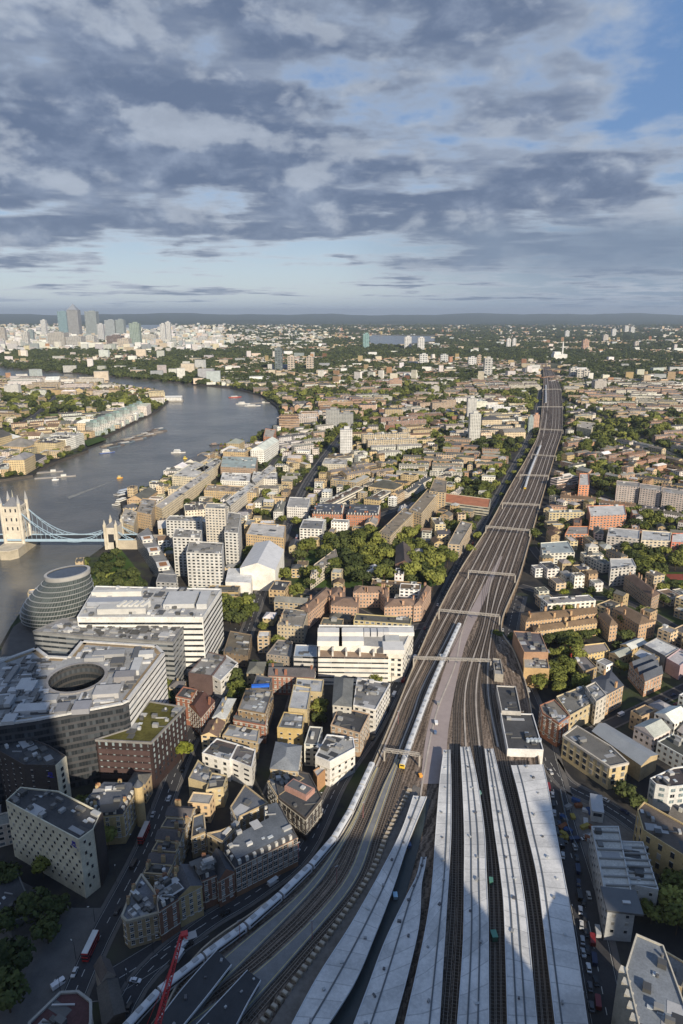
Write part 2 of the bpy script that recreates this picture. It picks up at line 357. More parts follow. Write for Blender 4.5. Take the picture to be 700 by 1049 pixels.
# distant hills along the skyline
mb=MB(); N=90
for ring,(D,hh) in enumerate(((15000,60),(24000,262))):
    pr=None
    for i in range(N+1):
        a=rad(-38)+rad(76)*i/N; h=hh*((.70+.16*math.sin(i*.31+2)*math.sin(i*.13+1)+.06*math.sin(i*.9)+.03*math.sin(i*2.3)) if ring else (.55+.5*math.sin(i*.31)*math.sin(i*.13)+.18*math.sin(i*.9)))
        h=min(h,226) if ring else max(h,8)
        D0=D-6500 if ring else D; a0=(D0*math.sin(a),D0*math.cos(a)); a1=((D+2500)*math.sin(a),(D+2500)*math.cos(a)); a2=((D+6000)*math.sin(a),(D+6000)*math.cos(a))
        cur=[(a0[0],a0[1],.2),(a1[0],a1[1],h),(a2[0],a2[1],.3)]
        if pr:
            for k in(0,1): mb.face([pr[k],cur[k],cur[k+1],pr[k+1]],0,(.045,.06,.035))
        pr=cur
tag(mb.build('hills',M_wall),kind='structure')
# ---------------------------------------------------------------- roads
roads=[]
def road(name,px,wd,z=.02,m=None,pavew=2.6,line=True,n=5):
    c=smooth([P(x,y) for x,y in px],n); h=wd/2
    if pavew:
        for s_ in(1,-1):
            mb=MB(); a=offset(c,s_*(h+pavew)); b=offset(c,s_*h)
            if s_>0: mb.ribbon(a,b,0,.13)
            else: mb.ribbon(b,a,0,.13)
            tag(mb.build('pavement',M_pave),kind='structure')
    mb=MB(); mb.ribbon(offset(c,h),offset(c,-h),z,z); tag(mb.build(name,m or M_road),kind='structure')
    if line:
        mb=MB(); d=0
        for i in range(len(c)-1):
            a=Vector(c[i]);b=Vector(c[i+1]);u=(b-a); l=u.length
            if l<.01: continue
            u/=l; k=0
            nrm=Vector((-u.y,u.x))
            while k+3<l:
                p=a+u*k; q=p+u*3; mb.face([tuple(p-nrm*.14)+(z+.03,),tuple(q-nrm*.14)+(z+.03,),tuple(q+nrm*.14)+(z+.03,),tuple(p+nrm*.14)+(z+.03,)]); k+=7
            for s_ in(1,-1):
                e=nrm*s_*(h-.5); g=nrm*s_*(h-.62)
                qd=[tuple(a+e)+(z+.03,),tuple(b+e)+(z+.03,),tuple(b+g)+(z+.03,),tuple(a+g)+(z+.03,)]
                mb.face(qd if s_<0 else qd[::-1])
        mk=mb.build('road_markings',M_mark); 
        if mk: tag(mk,kind='structure')
    L_=offset(c,h+pavew);R_=offset(c,-h-pavew)
    for i in range(len(c)-1): mark([L_[i],L_[i+1],R_[i+1],R_[i]],.6)
    roads.append((c,wd)); return c
def lane(px,wd): # narrow side street: occupancy + plain tarmac
    return road('side_street',px,wd,z=.012,pavew=1.2,line=False)
ROAD_T=road('high_street',[(40,1120),(64,1049),(100,965),(150,868),(184,782),(206,735),(226,700),(250,655),(270,600),(287,560),(300,524),(318,488),(344,452)],9,.02,pavew=1.6)
ROAD_V=road('viaduct_street',[(100,1110),(140,1010),(205,950),(262,914),(312,872),(348,800),(383,748),(408,700),(436,650),(470,580),(500,525),(524,482),(540,452),(549,428),(553,400)],7.5,.024,pavew=1.4)
ROAD_S=road('goods_yard_road',[(640,1120),(622,1040),(600,930),(578,850),(562,790),(549,740),(530,690),(521,650),(530,610)],13,.028)
ROAD_C=road('crossing_street',[(562,778),(580,803),(615,822),(650,845),(690,880),(740,930)],9,.032,pavew=1.5)
lane([(586,757),(625,742),(662,724),(700,706),(750,682)],7)
lane([(287,786),(296,740),(306,700),(312,668)],7)
lane([(286,790),(276,815)],6)
lane([(206,790),(232,800)],5)
ROAD_J=road('junction_street',[(206,949),(150,985),(105,1010),(84,1002)],13,.036,pavew=0)
ROAD_E=lane([(533,600),(580,612),(640,616),(700,648)],8)
lane([(545,560),(562,578),(600,588),(640,612)],7)
ROAD_W=lane([(300,524),(350,536),(410,520),(450,500)],8)
lane([(545,470),(600,500),(650,520),(720,530)],9)
lane([(270,600),(330,610),(400,640),(440,640)],8)
lane([(190,560),(232,540),(262,500),(282,470)],8)
ROAD_F=road('far_avenue',[(552,400),(600,420),(660,452),(730,486)],10,.03)
road('far_lane',[(344,452),(380,425),(430,402),(500,385)],10,.03,line=False)
road('north_bank_avenue',[(-30,452),(30,430),(60,405)],12,.03,line=False)
# open ground
def area_sheet(name,px,z,m,block=True,label=None):
    p=[P(x,y) for x,y in px]; sheet(name,p,z,m)
    if block: mark(p,0)
area_sheet('paved_square',[(60,1120),(90,985),(120,930),(75,930),(-60,860),(-120,900),(-100,1120)],.008,M_pave)
area_sheet('riverside_terrace',[(0,668),(14,642),(30,630),(36,660),(64,680),(60,700),(0,700)],.010,M_pave)
area_sheet('park_lawn',[(92,612),(86,592),(104,572),(122,560),(138,580),(150,600),(140,612)],.009,M_grass,False)
area_sheet('square_garden_lawn',[(300,602),(318,560),(362,548),(412,545),(458,572),(446,600),(420,604),(360,602)],.009,M_grass,False)
area_sheet('construction_yard',[(578,850),(566,805),(590,815),(640,848),(660,860),(610,868),(592,880)],.014,M_yard)
area_sheet('goods_yard',[(578,850),(600,930),(622,1040),(640,1110),(660,1060),(640,1000),(615,962),(604,900),(596,862)],.013,M_pave)
area_sheet('sports_pitch',[(676,586),(730,586),(740,606),(684,600)],.02,M_grass); area_sheet('red_court',[(680,588),(730,588),(732,595),(688,594)],.05,M_court)
area_sheet('school_field',[(46,424.5),(91,421.5),(93,425),(52,428)],.02,M_pitch)
area_sheet('riverside_green',[(85,452),(103,447),(110,450),(90,457)],.02,M_grass)
# ---------------------------------------------------------------- railway viaduct
ZV=7.0
Lpx=[(140,1100),(196,986),(262,934),(305,902),(352,852),(386,775),(404,732),(424,682),(447,630),(474,580),(500,540),(524,496),(543,463),(553,438),(556.5,400),(557,388),(556.5,376)]
Rpx=[(618,1130),(600,1040),(584,950),(568,860),(556,800),(548,750),(540,705),(527,668),(514,640),(532,592),(546,543),(561,492),(569.5,463),(576.5,436),(575,402),(570.5,388),(562.8,375)]
Lw=smooth([P(x,y,ZV) for x,y in Lpx],6); Rw=smooth([P(x,y,ZV) for x,y in Rpx],6)
mb=MB(); mb.ribbon(Lw,Rw,0,ZV,0,1,(.26,.19,.13)); via=mb.build('viaduct',[M_wall,M_ballast]); tag(via,kind='structure')
for i in range(len(Lw)-1): mark([Lw[i],Lw[i+1],Rw[i+1],Rw[i]],3)
for side,s_ in((Lw,1),(Rw,-1)):
    t_=thing('viaduct_parapet_wall','long brick parapet wall along the %s edge of the railway viaduct'%('left' if s_>0 else 'right'),'wall')
    mb=MB(); mb.ribbon(offset(side,.0) if s_>0 else offset(side,.6),offset(side,-.6) if s_>0 else side,ZV,ZV+1.3,0,0,(.42,.36,.28)); mb.build('parapet',M_wall,t_)
    mb=MB()                                                  # arches down the side wall
    acc=0
    for i in range(len(side)-1):
        a=Vector(side[i]);b=Vector(side[i+1]);l=(b-a).length
        if l<.1: continue
        u=(b-a)/l; n=Vector((-u.y,u.x))*s_; k=4-acc%9
        while k<l-3:
            p=a+u*k+n*.03
            pts=[(-2.6,0.05),(2.6,.05),(2.6,3.4),(1.7,4.9),(0,5.4),(-1.7,4.9),(-2.6,3.4)]
            q=[(p.x+u.x*x,p.y+u.y*x,z) for x,z in pts]
            mb.face(q if s_<0 else q[::-1],0,(.05,.04,.035)); k+=9
        acc+=l
    o=mb.build('arch',M_wall,t_); tag(o,kind='stuff')
def zline(px,z=ZV,n=5): return smooth([P(x,y,z) for x,y in px],n)
LT={375:None}
def trk(left):
    rows=[]
    return rows
far_rows=[(590,476,530),(540,503,545),(500,526,559),(463,545,568.5),(434,554.5,576),(400,557.5,574),(388,558,569.5),(376,557.5,562)]
leftT={0:[(150,1060),(205,985),(262,934),(305,902),(349,852),(388,768),(404,732),(419,700),(450,640)],
 1:[(168,1047),(263,978),(333,907),(364,850),(398,768),(412,732),(425,700),(456,640)],
 2:[(180,1047),(273,978),(343,907),(370,850),(405,768),(419,732),(431,700),(462,640)],
 3:[(243,1047),(305,978),(366,907),(387,850),(413,768),(427,732),(438,700),(468,640)],
 4:[(254,1047),(313,978),(373,907),(393,850),(420,768),(434,732),(446,700),(475,640)]}
rightT=[[(455,1060),(464,936),(466,850),(466,765),(470,700),(492,640)],[(463.5,1060),(471,936),(471.5,850),(470.5,765),(475,700),(494.5,640)],
 [(505,1060),(504,936),(499,850),(484.5,765),(481,700),(497,640)],[(511,1060),(509,936),(502.5,850),(489,765),(486,700),(499.5,640)],[(517,1060),(514,936),(506,850),(494,765),(491,700),(502,640)],
 [(554,1060),(544,936),(528,850),(508,765),(497,700),(504.5,640)],[(560,1060),(548.5,936),(532.5,850),(513,765),(502.5,700),(507,640)],[(566,1060),(553,936),(537,850),(518,765),(508,700),(509.5,640)]]
allT=[leftT[k] for k in range(5)]+rightT
TR=[]; M_bed=plain('track_bed',(.068,.052,.041),.95,.1,sc=.02,amt=.6,sc2=.3)
ords=['first','second','third','fourth','fifth','sixth','seventh','eighth','ninth','tenth','eleventh','twelfth','thirteenth','fourteenth','fifteenth','sixteenth','seventeenth','eighteenth','nineteenth','twentieth']
for k,px in enumerate(allT):
    n=len(allT); pts=px+[(l+(r-l)*(k+.5)/n,y) for y,l,r in far_rows]
    c=zline(pts,ZV+.3,6); TR.append(c)
    t_=thing('railway_track','%s railway track from the left edge of the viaduct, on dark ballast'%ords[k],'railway track',group='railway tracks on the viaduct')
    mb=MB(); mb.ribbon(offset(c,1.15),offset(c,-1.15),ZV+.02,ZV+.10,0); b_=mb.build('ballast_bed',M_bed,t_)
    for s_ in(.74,-.74):
        mb=MB(); a=offset(c,s_+.09); b=offset(c,s_-.09); mb.ribbon(a,b,ZV+.1,ZV+.38,0); mb.build('rail',M_rail,t_)
    mb=MB(); d=0; nxt=0
    for i in range(len(c)-1):
        a=Vector(c[i]);b=Vector(c[i+1]);l=(b-a).length
        if a.y>420: break
        u=(b-a)/max(l,.01)
        while nxt<d+l:
            p=a+u*(nxt-d); mb.box(p.x,p.y,ZV+.1,ZV+.2,.3,2.5,math.atan2(u.y,u.x),c=(.13,.115,.10)); nxt+=1.4
        d+=l
    tag(mb.build('sleeper',M_wall,t_),kind='stuff')
for k,i in enumerate((0,2,4,6,8,10)):
    a,b=TR[i],TR[i+1]; c=[((p[0]+q[0])/2,(p[1]+q[1])/2) for p,q in zip(a,b) if p[1]>(330 if i>4 else 260)]
    t_=thing('cable_trough','pale concrete cable trough between tracks, %s from the left'%ords[k],'cable trough',group='cable troughs between the tracks'); mb=MB(); mb.ribbon(offset(c,.45),offset(c,-.45),ZV+.05,ZV+.3,0,c=(.44,.39,.34)); mb.build('trough',M_wall,t_)
# wide pale deck strip (new concrete) between the two groups of lines
l=zline([(431,803),(437,752),(450,702),(465,660),(480,630),(496,600),(512,570)],ZV,5); r=zline([(457,803),(459,752),(467,702),(477,660),(490,630),(503,600),(515,570)],ZV,5)
mb=MB(); mb.ribbon(l,r,ZV+.03,ZV+.14); tag(mb.build('concrete_deck_strip',M_deck),kind='structure')
# pale worksite ground by the castellated edge
l=zline([(270,1060),(322,980),(381,898),(401,852),(424,804)],ZV,4); r=zline([(300,1060),(360,950),(396,885),(412,850),(432,808)],ZV,4)
mb=MB(); mb.ribbon(l,r,ZV+.02,ZV+.12); tag(mb.build('worksite_ground',M_yard),kind='structure')
# castellated row of concrete blocks
c=zline([(264,1052),(317,984),(377,899),(397,854),(421,806)],ZV+1,6); d=0;nxt=0;first=None;kk=0
for i in range(len(c)-1):
    a=Vector(c[i]);b=Vector(c[i+1]);l_=(b-a).length;u=(b-a)/l_
    while nxt<d+l_:
        p=a+u*(nxt-d)
        if first is None:
            q=MB(); q.box(0,0,0,1.3,1.5,2.2,0,c=(.36,.31,.24)); q.box(0,0,1.3,1.5,1.1,1.8,0,c=(.42,.37,.3)); bm_=q.mesh('block',[M_wall]); first=1
        o=put('concrete_block',bm_,None,(p.x,p.y,ZV),math.atan2(u.y,u.x)); tag(o,'square tan concrete block in the long row edging the curved railway tracks','concrete block','concrete blocks edging the curved tracks'); nxt+=3.0; kk+=1
    d+=l_
# platforms
def platform(label,lp,rp,z=ZV+1.1,n=5,col=(1,1,1)):
    l=zline(lp,z,n); r=zline(rp,z,n); t_=thing('station_platform',label,'platform'); mb=MB(); mb.ribbon(l,r,ZV,z,0); mb.build('slab',M_plat,t_)
    for a,s_ in((l,-1),(r,1)):
        mb=MB(); A=offset(a,s_*.5); B=offset(a,s_*.75)
        mb.ribbon(A if s_<0 else B,B if s_<0 else A,z+.01,z+.03,0,c=(.6,.5,.22)); mb.build('edge_line',M_wall,t_)
    return l,r,t_
PL1=platform('grey curved platform beside the long white train on the left',[(160,1047),(231,979),(300,921),(334,882),(362,838),(378,800),(385,786)],[(186,1047),(256,979),(324,908),(350,868),(370,830),(384,796),(388,786)])
PL2=platform('grey curved platform between the dark tracks, right of the train platform',[(190,1049),(280,979),(349,907),(374,852),(392,806),(406,777)],[(240,1049),(302,979),(363,905),(384,852),(400,806),(410,778)])
def canopy(label,lp,rp,z=11.5,seam=(),dark=False,posts=True,ribcol=None,n=6):
    l=zline(lp,z,n); r=zline(rp,z,n); t_=thing('platform_canopy',label,'platform canopy')
    mb=MB(); mb.ribbon(l,r,z-.7,z,0,1,(.5,.5,.5)); mb.build('roof_sheet',[M_metal,M_roofdark if dark else M_can],t_)
    mb=MB(); mb.ribbon([ (a[0]*.88+b[0]*.12,a[1]*.88+b[1]*.12) for a,b in zip(l,r)],[(a[0]*.12+b[0]*.88,a[1]*.12+b[1]*.88) for a,b in zip(l,r)],ZV,ZV+1.1,0); mb.build('platform_slab',M_plat,t_)
    for f in seam:
        c=[(a[0]*(1-f)+b[0]*f,a[1]*(1-f)+b[1]*f) for a,b in zip(l,r)]
        mb=MB(); mb.ribbon(offset(c,.28),offset(c,-.28),z,z+.25,0,c=(.10,.11,.12)); mb.build('gutter',M_metal,t_)
    for e,s_ in((l,1),(r,-1)):
        mb=MB(); A=offset(e,s_*.25); mb.ribbon(A if s_>0 else e,e if s_>0 else A,z-.7,z+.22,0,c=(.62,.63,.64)); mb.build('fascia',M_metal,t_)
    k=0
    for i in range(2,len(l)-1,3):
        f=R.uniform(.25,.75); x=l[i][0]*(1-f)+r[i][0]*f; y=l[i][1]*(1-f)+r[i][1]*f
        q=MB(); q.box(x,y,z,z+R.uniform(.4,.9),R.uniform(.6,1.6),R.uniform(.6,1.2),R.uniform(0,3),c=R.choice([(.1,.1,.11),(.4,.42,.43),(.25,.26,.27)])); q.build('roof_vent',M_metal,t_)
        q=MB(); x=(l[i][0]+r[i][0])/2; y=(l[i][1]+r[i][1])/2; q.box(x,y,ZV+1.1,z-.7,.35,.35,0,c=(.2,.22,.24)); q.build('post',M_metal,t_)
    return l,r
M_roofdark=plain('dark_roof_felt',(.042,.046,.052),.75,.3,sc=.2,amt=.25)
canopy('wide pale canopy strip with ragged seams, leftmost of the pale station canopies',[(293,1062),(325,1002),(360,947),(391,892),(412,850),(424,815)],[(327,1062),(362,1008),(385,955),(403,908),(419,860),(437,816)],seam=(.5,))
canopy('tapering pale canopy strip, second from the left of the pale station canopies',[(358,1062),(376,1015),(395,964),(415,922),(427,898),(432,878)],[(400,1062),(417,1000),(429,947),(431.5,907),(435,888),(436.5,878)],seam=(.42,))
canopy('long pale canopy running from the foreground to the concrete deck strip, third from the left',[(412,1062),(434,964),(443,907),(447,850),(451,800),(455,768)],[(449,1062),(457,936),(460,890),(462,850),(462,800),(461,768)],seam=(.72,))
canopy('slim pale canopy with two dark gutters left of the pair of orange lit tracks',[(468,1062),(475,964),(476,893),(476,850),(474,800),(472,765)],[(500.5,1062),(500,944),(498,893),(496,850),(489,800),(481,765)],seam=(.32,.66))
canopy('slim pale canopy with two dark gutters, second strip from the right',[(521,1062),(517,936),(513,893),(507,850),(501,800),(497,767)],[(551,1062),(540,944),(533,893),(525,850),(513,800),(505,767)],seam=(.3,.62))
canopy('broad white canopy at the right edge of the station',[(572,1070),(556,936),(550,893),(540,850),(531,810),(524,784)],[(605,1070),(586,944),(577,893),(569,850),(561,805),(556,783)],seam=(.2,),z=12.5)
canopy('dark felted canopy over the train platform in the bottom corner',[(150,1062),(188,1012),(223,973)],[(178,1062),(212,1020),(237,988)],dark=True,z=12)
canopy('dark felted canopy over the second platform near the bottom edge',[(190,1062),(226,1024),(254,994)],[(236,1062),(252,1030),(267,1004)],dark=True,z=12)
# dark glazed trackside pit between the first canopies
l=zline([(330,1062),(363,1008),(387,955),(404,908),(421,862),(438,818)],ZV,4); r=zline([(357,1062),(375,1015),(394,964),(414,922),(428,872),(441,820)],ZV,4)
mb=MB(); mb.ribbon(l,r,ZV+.02,ZV+.3,0); tag(mb.build('worksite_pit_floor',plain('wet_slab',(.03,.042,.045),.4,.5)),kind='structure')
# trains
def train(label,px,w_=2.8,carlen=19.5,yellow=True,s0=0,s1=1e9,gap=.9,n=10,tilt=0):
    c=zline(px,ZV+3.8,n); d=[0]
    for i in range(1,len(c)): d.append(d[-1]+math.dist(c[i],c[i-1]))
    def at(s):
        for i in range(len(d)-1):
            if d[i+1]>=s: f=(s-d[i])/max(1e-6,d[i+1]-d[i]); return (c[i][0]+(c[i+1][0]-c[i][0])*f,c[i][1]+(c[i+1][1]-c[i][1])*f)
        return c[-1]
    t_=thing('passenger_train',label,'train'); s=s0; k=0
    while s+carlen<=min(d[-1],s1):
        a=at(s+gap/2); b=at(s+carlen-gap/2); cx,cy=(a[0]+b[0])/2,(a[1]+b[1])/2; an=math.atan2(b[1]-a[1],b[0]-a[0]); ln=math.dist(a,b)
        z=ZV+.4
        q=MB(); q.box(0,0,.9,3.1,ln,w_,0,0,0,(.5,.5,.52)); 
        car=q.build('carriage',M_metal,t_); car.location=(cx,cy,z); car.rotation_euler=(0,0,an)
        def sub(nm,q,m): o=q.build(nm,m,car)
        q=MB(); hw=w_/2; prof=[(-hw,3.1),(-hw*.8,3.5),(-hw*.3,3.72),(hw*.3,3.72),(hw*.8,3.5),(hw,3.1)]
        for j in range(5):
            (y0,z0),(y1,z1)=prof[j],prof[j+1]; q.face([(-ln/2,y0,z0),(ln/2,y0,z0),(ln/2,y1,z1),(-ln/2,y1,z1)],0,(.60,.61,.62))
        for e in(-1,1):
            f=[(e*ln/2,y,zz_) for y,zz_ in prof]; q.face(f if e<0 else f[::-1],0,(.5,.5,.5))
        sub('roof',q,M_metal)
        q=MB()
        for j in(-.3,.05,.33): q.box(j*ln,0,3.72,3.95,2.4,1.5,0,c=(.35,.36,.37))
        sub('roof_unit',q,M_metal)
        for e in(-1,1):
            q=MB(); q.box(0,e*(hw+.01),1.7,2.6,ln*.9,.04,0,0); sub('window_band',q,M_glass)
        q=MB(); 
        for j in(-.36,.36): q=MB(); q.box(j*ln,0,.0,.9,3.2,2.2,0,c=(.04,.04,.04)); sub('bogie',q,M_metal)
        if k==0 and yellow:
            q=MB(); q.box(-ln/2-.06,0,.7,3.2,.12,w_*.98,0,c=(.75,.5,.04)); sub('yellow_end',q,M_metal)
            q=MB(); q.box(-ln/2-.14,0,2.1,2.9,.05,w_*.7,0); sub('cab_window',q,M_glass)
        s+=carlen; k+=1
train('long white-roofed train curving along the left edge of the viaduct',[(118,1062),(175,1002),(220,970),(257,942),(294,909),(325,878),(350,846),(367,812),(386,771)],3.0)
train('white-roofed train with a yellow front beside the pale concrete deck',[(412,783),(427,741),(443,700),(457,668),(471,638)],3.0,23,gap=.5)
train('distant white train far up the line near the narrow cutting',[(538,499),(543,483),(549,468),(554,456)],3.0,30)
train('tiny white train at the far bend of the line',[(559.5,412),(559.5,404),(559.5,394)],3.2,60,yellow=False)
# signal gantries
def gantry(label,pl,pr,y0,y1,h=7):
    a=P(pl,y0,ZV+h);b=P(pr,y1,ZV+h); t_=thing('signal_gantry',label,'signal gantry',group='gantries spanning the tracks')
    for p in(a,b):
        q=MB(); q.box(p[0],p[1],ZV,ZV+h+.6,.9,.9,c=(.36,.33,.29)); q.build('post',M_metal,t_)
    q=MB(); A=Vector((*a,ZV+h));B=Vector((*b,ZV+h)); n=max(6,int((B-A).length/2.4))
    for dz_,dy_ in((0,0),(1.5,0),(0,1.3),(1.5,1.3)): q.beam(A+Vector((0,dy_,dz_)),B+Vector((0,dy_,dz_)),.28,.28,c=(.40,.37,.33))
    for i in range(n):
        p=A.lerp(B,i/n);r_=A.lerp(B,(i+1)/n); up=Vector((0,0,1.5)); 
        for dy_ in(0,1.3):
            v=Vector((0,dy_,0)); q.beam(p+v+(up if i%2 else Vector()),r_+v+(Vector() if i%2 else up),.16,c=(.38,.35,.31))
        q.beam(p+up,p+up+Vector((0,1.3,0)),.14,c=(.38,.35,.31))
    q.build('truss',M_metal,t_)
    for f in(.2,.45,.7):
        p=A.lerp(B,f); q=MB(); q.box(p.x,p.y-.5,ZV+h-1.6,ZV+h+.2,.7,.5,c=(.04,.04,.045)); q.build('signal_head',M_metal,t_)
gantry('long grey truss gantry across all tracks beside the pale strip, nearest full-width one',424,503,675,678)
gantry('grey truss gantry across the tracks just beyond the end of the second train',450,512,626,632)
gantry('grey truss gantry over the tracks level with the wooded square',480,528,586,590)
gantry('pale truss gantry over the tracks beyond the wooded square',498,543,540,544)
gantry('pale truss gantry over the tracks before the distant white train',515,553,516,518)
gantry('low truss gantry over the tracks ahead of the distant train',533,562,487,488)
gantry('thin gantry over the tracks past the distant train',545,570,466,468)
gantry('thin gantry where the railway bends left of the cream tower block',553,577,440,441)
gantry('faint gantry far up the railway past the bend',551,577,417,417)
gantry('farthest faint gantry before the chimney works',556,575,399,399)
gantry('short dark gantry over the front of the second train',394,430,770,775,6)
# castellations, masts and lineside huts
for i,(x,y) in enumerate([(345,905),(320,962),(372,838),(408,742),(306,880),(246,962)]):
    a=P(x,y,ZV+1); t_=thing('lighting_mast','slim reddish lighting mast on the curved platforms, %s from the bottom'%ords[[3,1,4,5,2,0][i]],'mast',(a[0],a[1],ZV+1.1),group='masts on the curved platforms')
    q=MB(); q.cyl(0,0,0,9,.14,.09,6,c=(.30,.12,.12)); q.build('pole',M_wall,t_); q=MB(); q.box(0,0,8.8,9.1,1.6,.35,.5,c=(.3,.3,.3)); q.build('lamp_head',M_metal,t_)
for i,(x,y,w1,d1,h1,cl_,lb) in enumerate([(453,676,2.5,6,2.4,(.4,.4,.38),'low grey relay hut on the pale deck strip'),(503,905,1.4,2.4,1.6,(.05,.14,.11),'small green track machine standing on the tracks between two canopies'),(449,722,1.6,2,1.6,(.2,.2,.2),'dark equipment cabinet at the edge of the pale deck strip'),(447,742,1.6,3,1.2,(.55,.55,.55),'white stacked materials at the edge of the pale deck strip'),(446,752,1.3,2,1.4,(.08,.12,.2),'blue equipment box at the edge of the pale deck strip'),(419,868,1.6,2,1.4,(.04,.08,.18),'blue worksite box between the first two canopies'),(405,920,1.6,2.5,1.4,(.25,.4,.5),'pale blue worksite box between the first two canopies'),(506,962,2,3.2,2.2,(.06,.18,.13),'green track machine with a yellow end between two canopies'),(491,815,1.6,2,1.6,(.1,.2,.18),'teal trackside box between the canopies'),(431,796,1.5,2,1,(.7,.3,.05),'orange worksite barrier stack at the end of the pale strip')]):
    a=P(x,y,ZV); t_=thing('trackside_box',lb,'trackside box',(a[0],a[1],ZV+.4),R.uniform(1.3,1.8))
    q=MB(); q.box(0,0,0,h1,d1,w1,c=cl_); q.build('body',M_metal,t_); q=MB(); q.box(0,0,h1,h1+.25,d1+.3,w1+.3,c=[min(1,v*1.5) for v in cl_]); q.build('lid',M_metal,t_)
# ---------------------------------------------------------------- buildings
WINM={}; M_blind=glassm('window_with_blind',(.16,.155,.14),.35)
def winmesh(w_,h_,style,bl=False):
    k=(round(w_,1),round(h_,1),style,bl)
    if k in WINM: return WINM[k]
    q=MB(); fr=.14
    if style=='sash':
        q.box(0,0,-h_/2-.15,h_/2+.15,w_+2*fr,.16,0,0); q.box(0,-.1,-h_/2,h_/2,w_,.06,0,1)
        q.box(0,-.14,-.06,.06,w_,.05,0,0); q.box(0,-.14,-h_/2,h_/2,.08,.05,0,0); q.box(0,-.16,-h_/2-.3,-h_/2-.12,w_+.5,.3,0,0)
    elif style=='dark':
        q.box(0,0,-h_/2,h_/2,w_,.1,0,1); q.box(0,-.06,h_/2-.1,h_/2+.12,w_+.2,.12,0,0,bottom=True)
    elif style=='curt':
        q.box(0,0,-h_/2,h_/2,w_,.1,0,2); q.box(0,-.06,-h_/2,h_/2,.1,.06,0,0)
    else:
        q.box(0,0,-h_/2-.1,h_/2+.1,w_+.2,.1,0,0); q.box(0,-.06,-h_/2,h_/2,w_,.06,0,1)
    WINM[k]=q.mesh('window',[M_frame,M_blind if bl else M_glass,M_glass if bl else M_glassp]); return WINM[k]
HERO=[]      # (px,py,name) landmarks for the labels of ordinary buildings
def clutter(t_,p,z,n,seed,pale=.5,dens=1.0):
    rr=random.Random(seed); n=int(n*1.8); c=cen(p); xs=[q[0] for q in p]; ys=[q[1] for q in p]; ang=math.atan2(p[1][1]-p[0][1],p[1][0]-p[0][0])
    ip=inset(p,1.6); done=0
    for _ in range(n*8):
        if done>=n: break
        x=rr.uniform(min(xs),max(xs)); y=rr.uniform(min(ys),max(ys))
        if not inpoly(x,y,ip): continue
        k=rr.random(); g=rr.uniform(.12,.6) if rr.random()<pale else rr.uniform(.05,.15); q=MB()
        if rr.random()<.25: g=rr.choice([.05,.09,.3,.42]); q.box(x,y,z,z+.03+.012*done,rr.uniform(3,9),rr.uniform(2,6),ang,c=(g,g,g)); nm='roof_patch'
        elif k<.5: q.box(x,y,z,z+rr.uniform(.8,2.2),rr.uniform(1.5,4.5),rr.uniform(1.2,3),ang,c=(g,g,g*.98)); nm='rooftop_unit'
        elif k<.65: q.cyl(x,y,z,z+rr.uniform(.6,1.4),rr.uniform(.5,1.1),c=(g,g,g)); nm='roof_fan'
        elif k<.85: q.box(x,y,z,z+rr.uniform(.3,.5),rr.uniform(1.4,2.6),rr.uniform(1,1.6),ang,c=(.45,.48,.5)); nm='skylight'
        else:
            q.beam((x-1.5,y,z+.3),(x+rr.uniform(2,6),y+rr.uniform(-1,1),z+.3),.5,c=(g,g,g)); nm='duct'
        q.build(nm,M_metal,t_); done+=1
def roofshape(mb,p,z,kind,rise,m=0,c=(.1,.1,.11),mw=1,cw=(.3,.25,.2)):
    p=ccw(p)
    if len(p)!=4 or kind=='flat':
        mb.face([(x,y,z) for x,y in p],m,c); return
    if math.dist(p[0],p[1])<math.dist(p[1],p[2]): p=p[1:]+p[:1]
    a,b,c_,d=p; mid=lambda u,v,t=.5:(u[0]*(1-t)+v[0]*t,u[1]*(1-t)+v[1]*t)
    e,f=mid(d,a),mid(b,c_)
    if kind=='hip':
        L_=math.dist(e,f); k=min(.45,math.dist(b,c_)*.5/L_); e,f=mid(e,f,k),mid(e,f,1-k)
    if kind=='saw':
        n=max(3,int(math.dist(a,b)/7))
        for i in range(n):
            a0,a1=mid(a,b,i/n),mid(a,b,(i+1)/n); d0,d1=mid(d,c_,i/n),mid(d,c_,(i+1)/n); am,dm=mid(a0,a1),mid(d0,d1)
            Z=lambda q,h:(q[0],q[1],h)
            mb.face([Z(a0,z),Z(am,z+rise),Z(dm,z+rise),Z(d0,z)],m,c); mb.face([Z(am,z+rise),Z(a1,z),Z(d1,z),Z(dm,z+rise)],m,[min(1,v*1.5) for v in c])
            mb.face([Z(a0,z),Z(a1,z),Z(am,z+rise)],mw,cw); mb.face([Z(d1,z),Z(d0,z),Z(dm,z+rise)],mw,cw)
        return
    e3=(e[0],e[1],z+rise); f3=(f[0],f[1],z+rise); Z=lambda q:(q[0],q[1],z)
    mb.face([Z(a),Z(b),f3,e3],m,c); mb.face([Z(c_),Z(d),e3,f3],m,c)
    if kind=='hip': mb.face([Z(b),Z(c_),f3],m,c); mb.face([Z(d),Z(a),e3],m,c)
    else: mb.face([Z(b),Z(c_),f3],mw,cw); mb.face([Z(d),Z(a),e3],mw,cw)
def mk(hexs): # sRGB-ish to linear
    return tuple(((int(hexs[i:i+2],16)/255+.055)/1.055)**2.4 for i in(0,2,4))
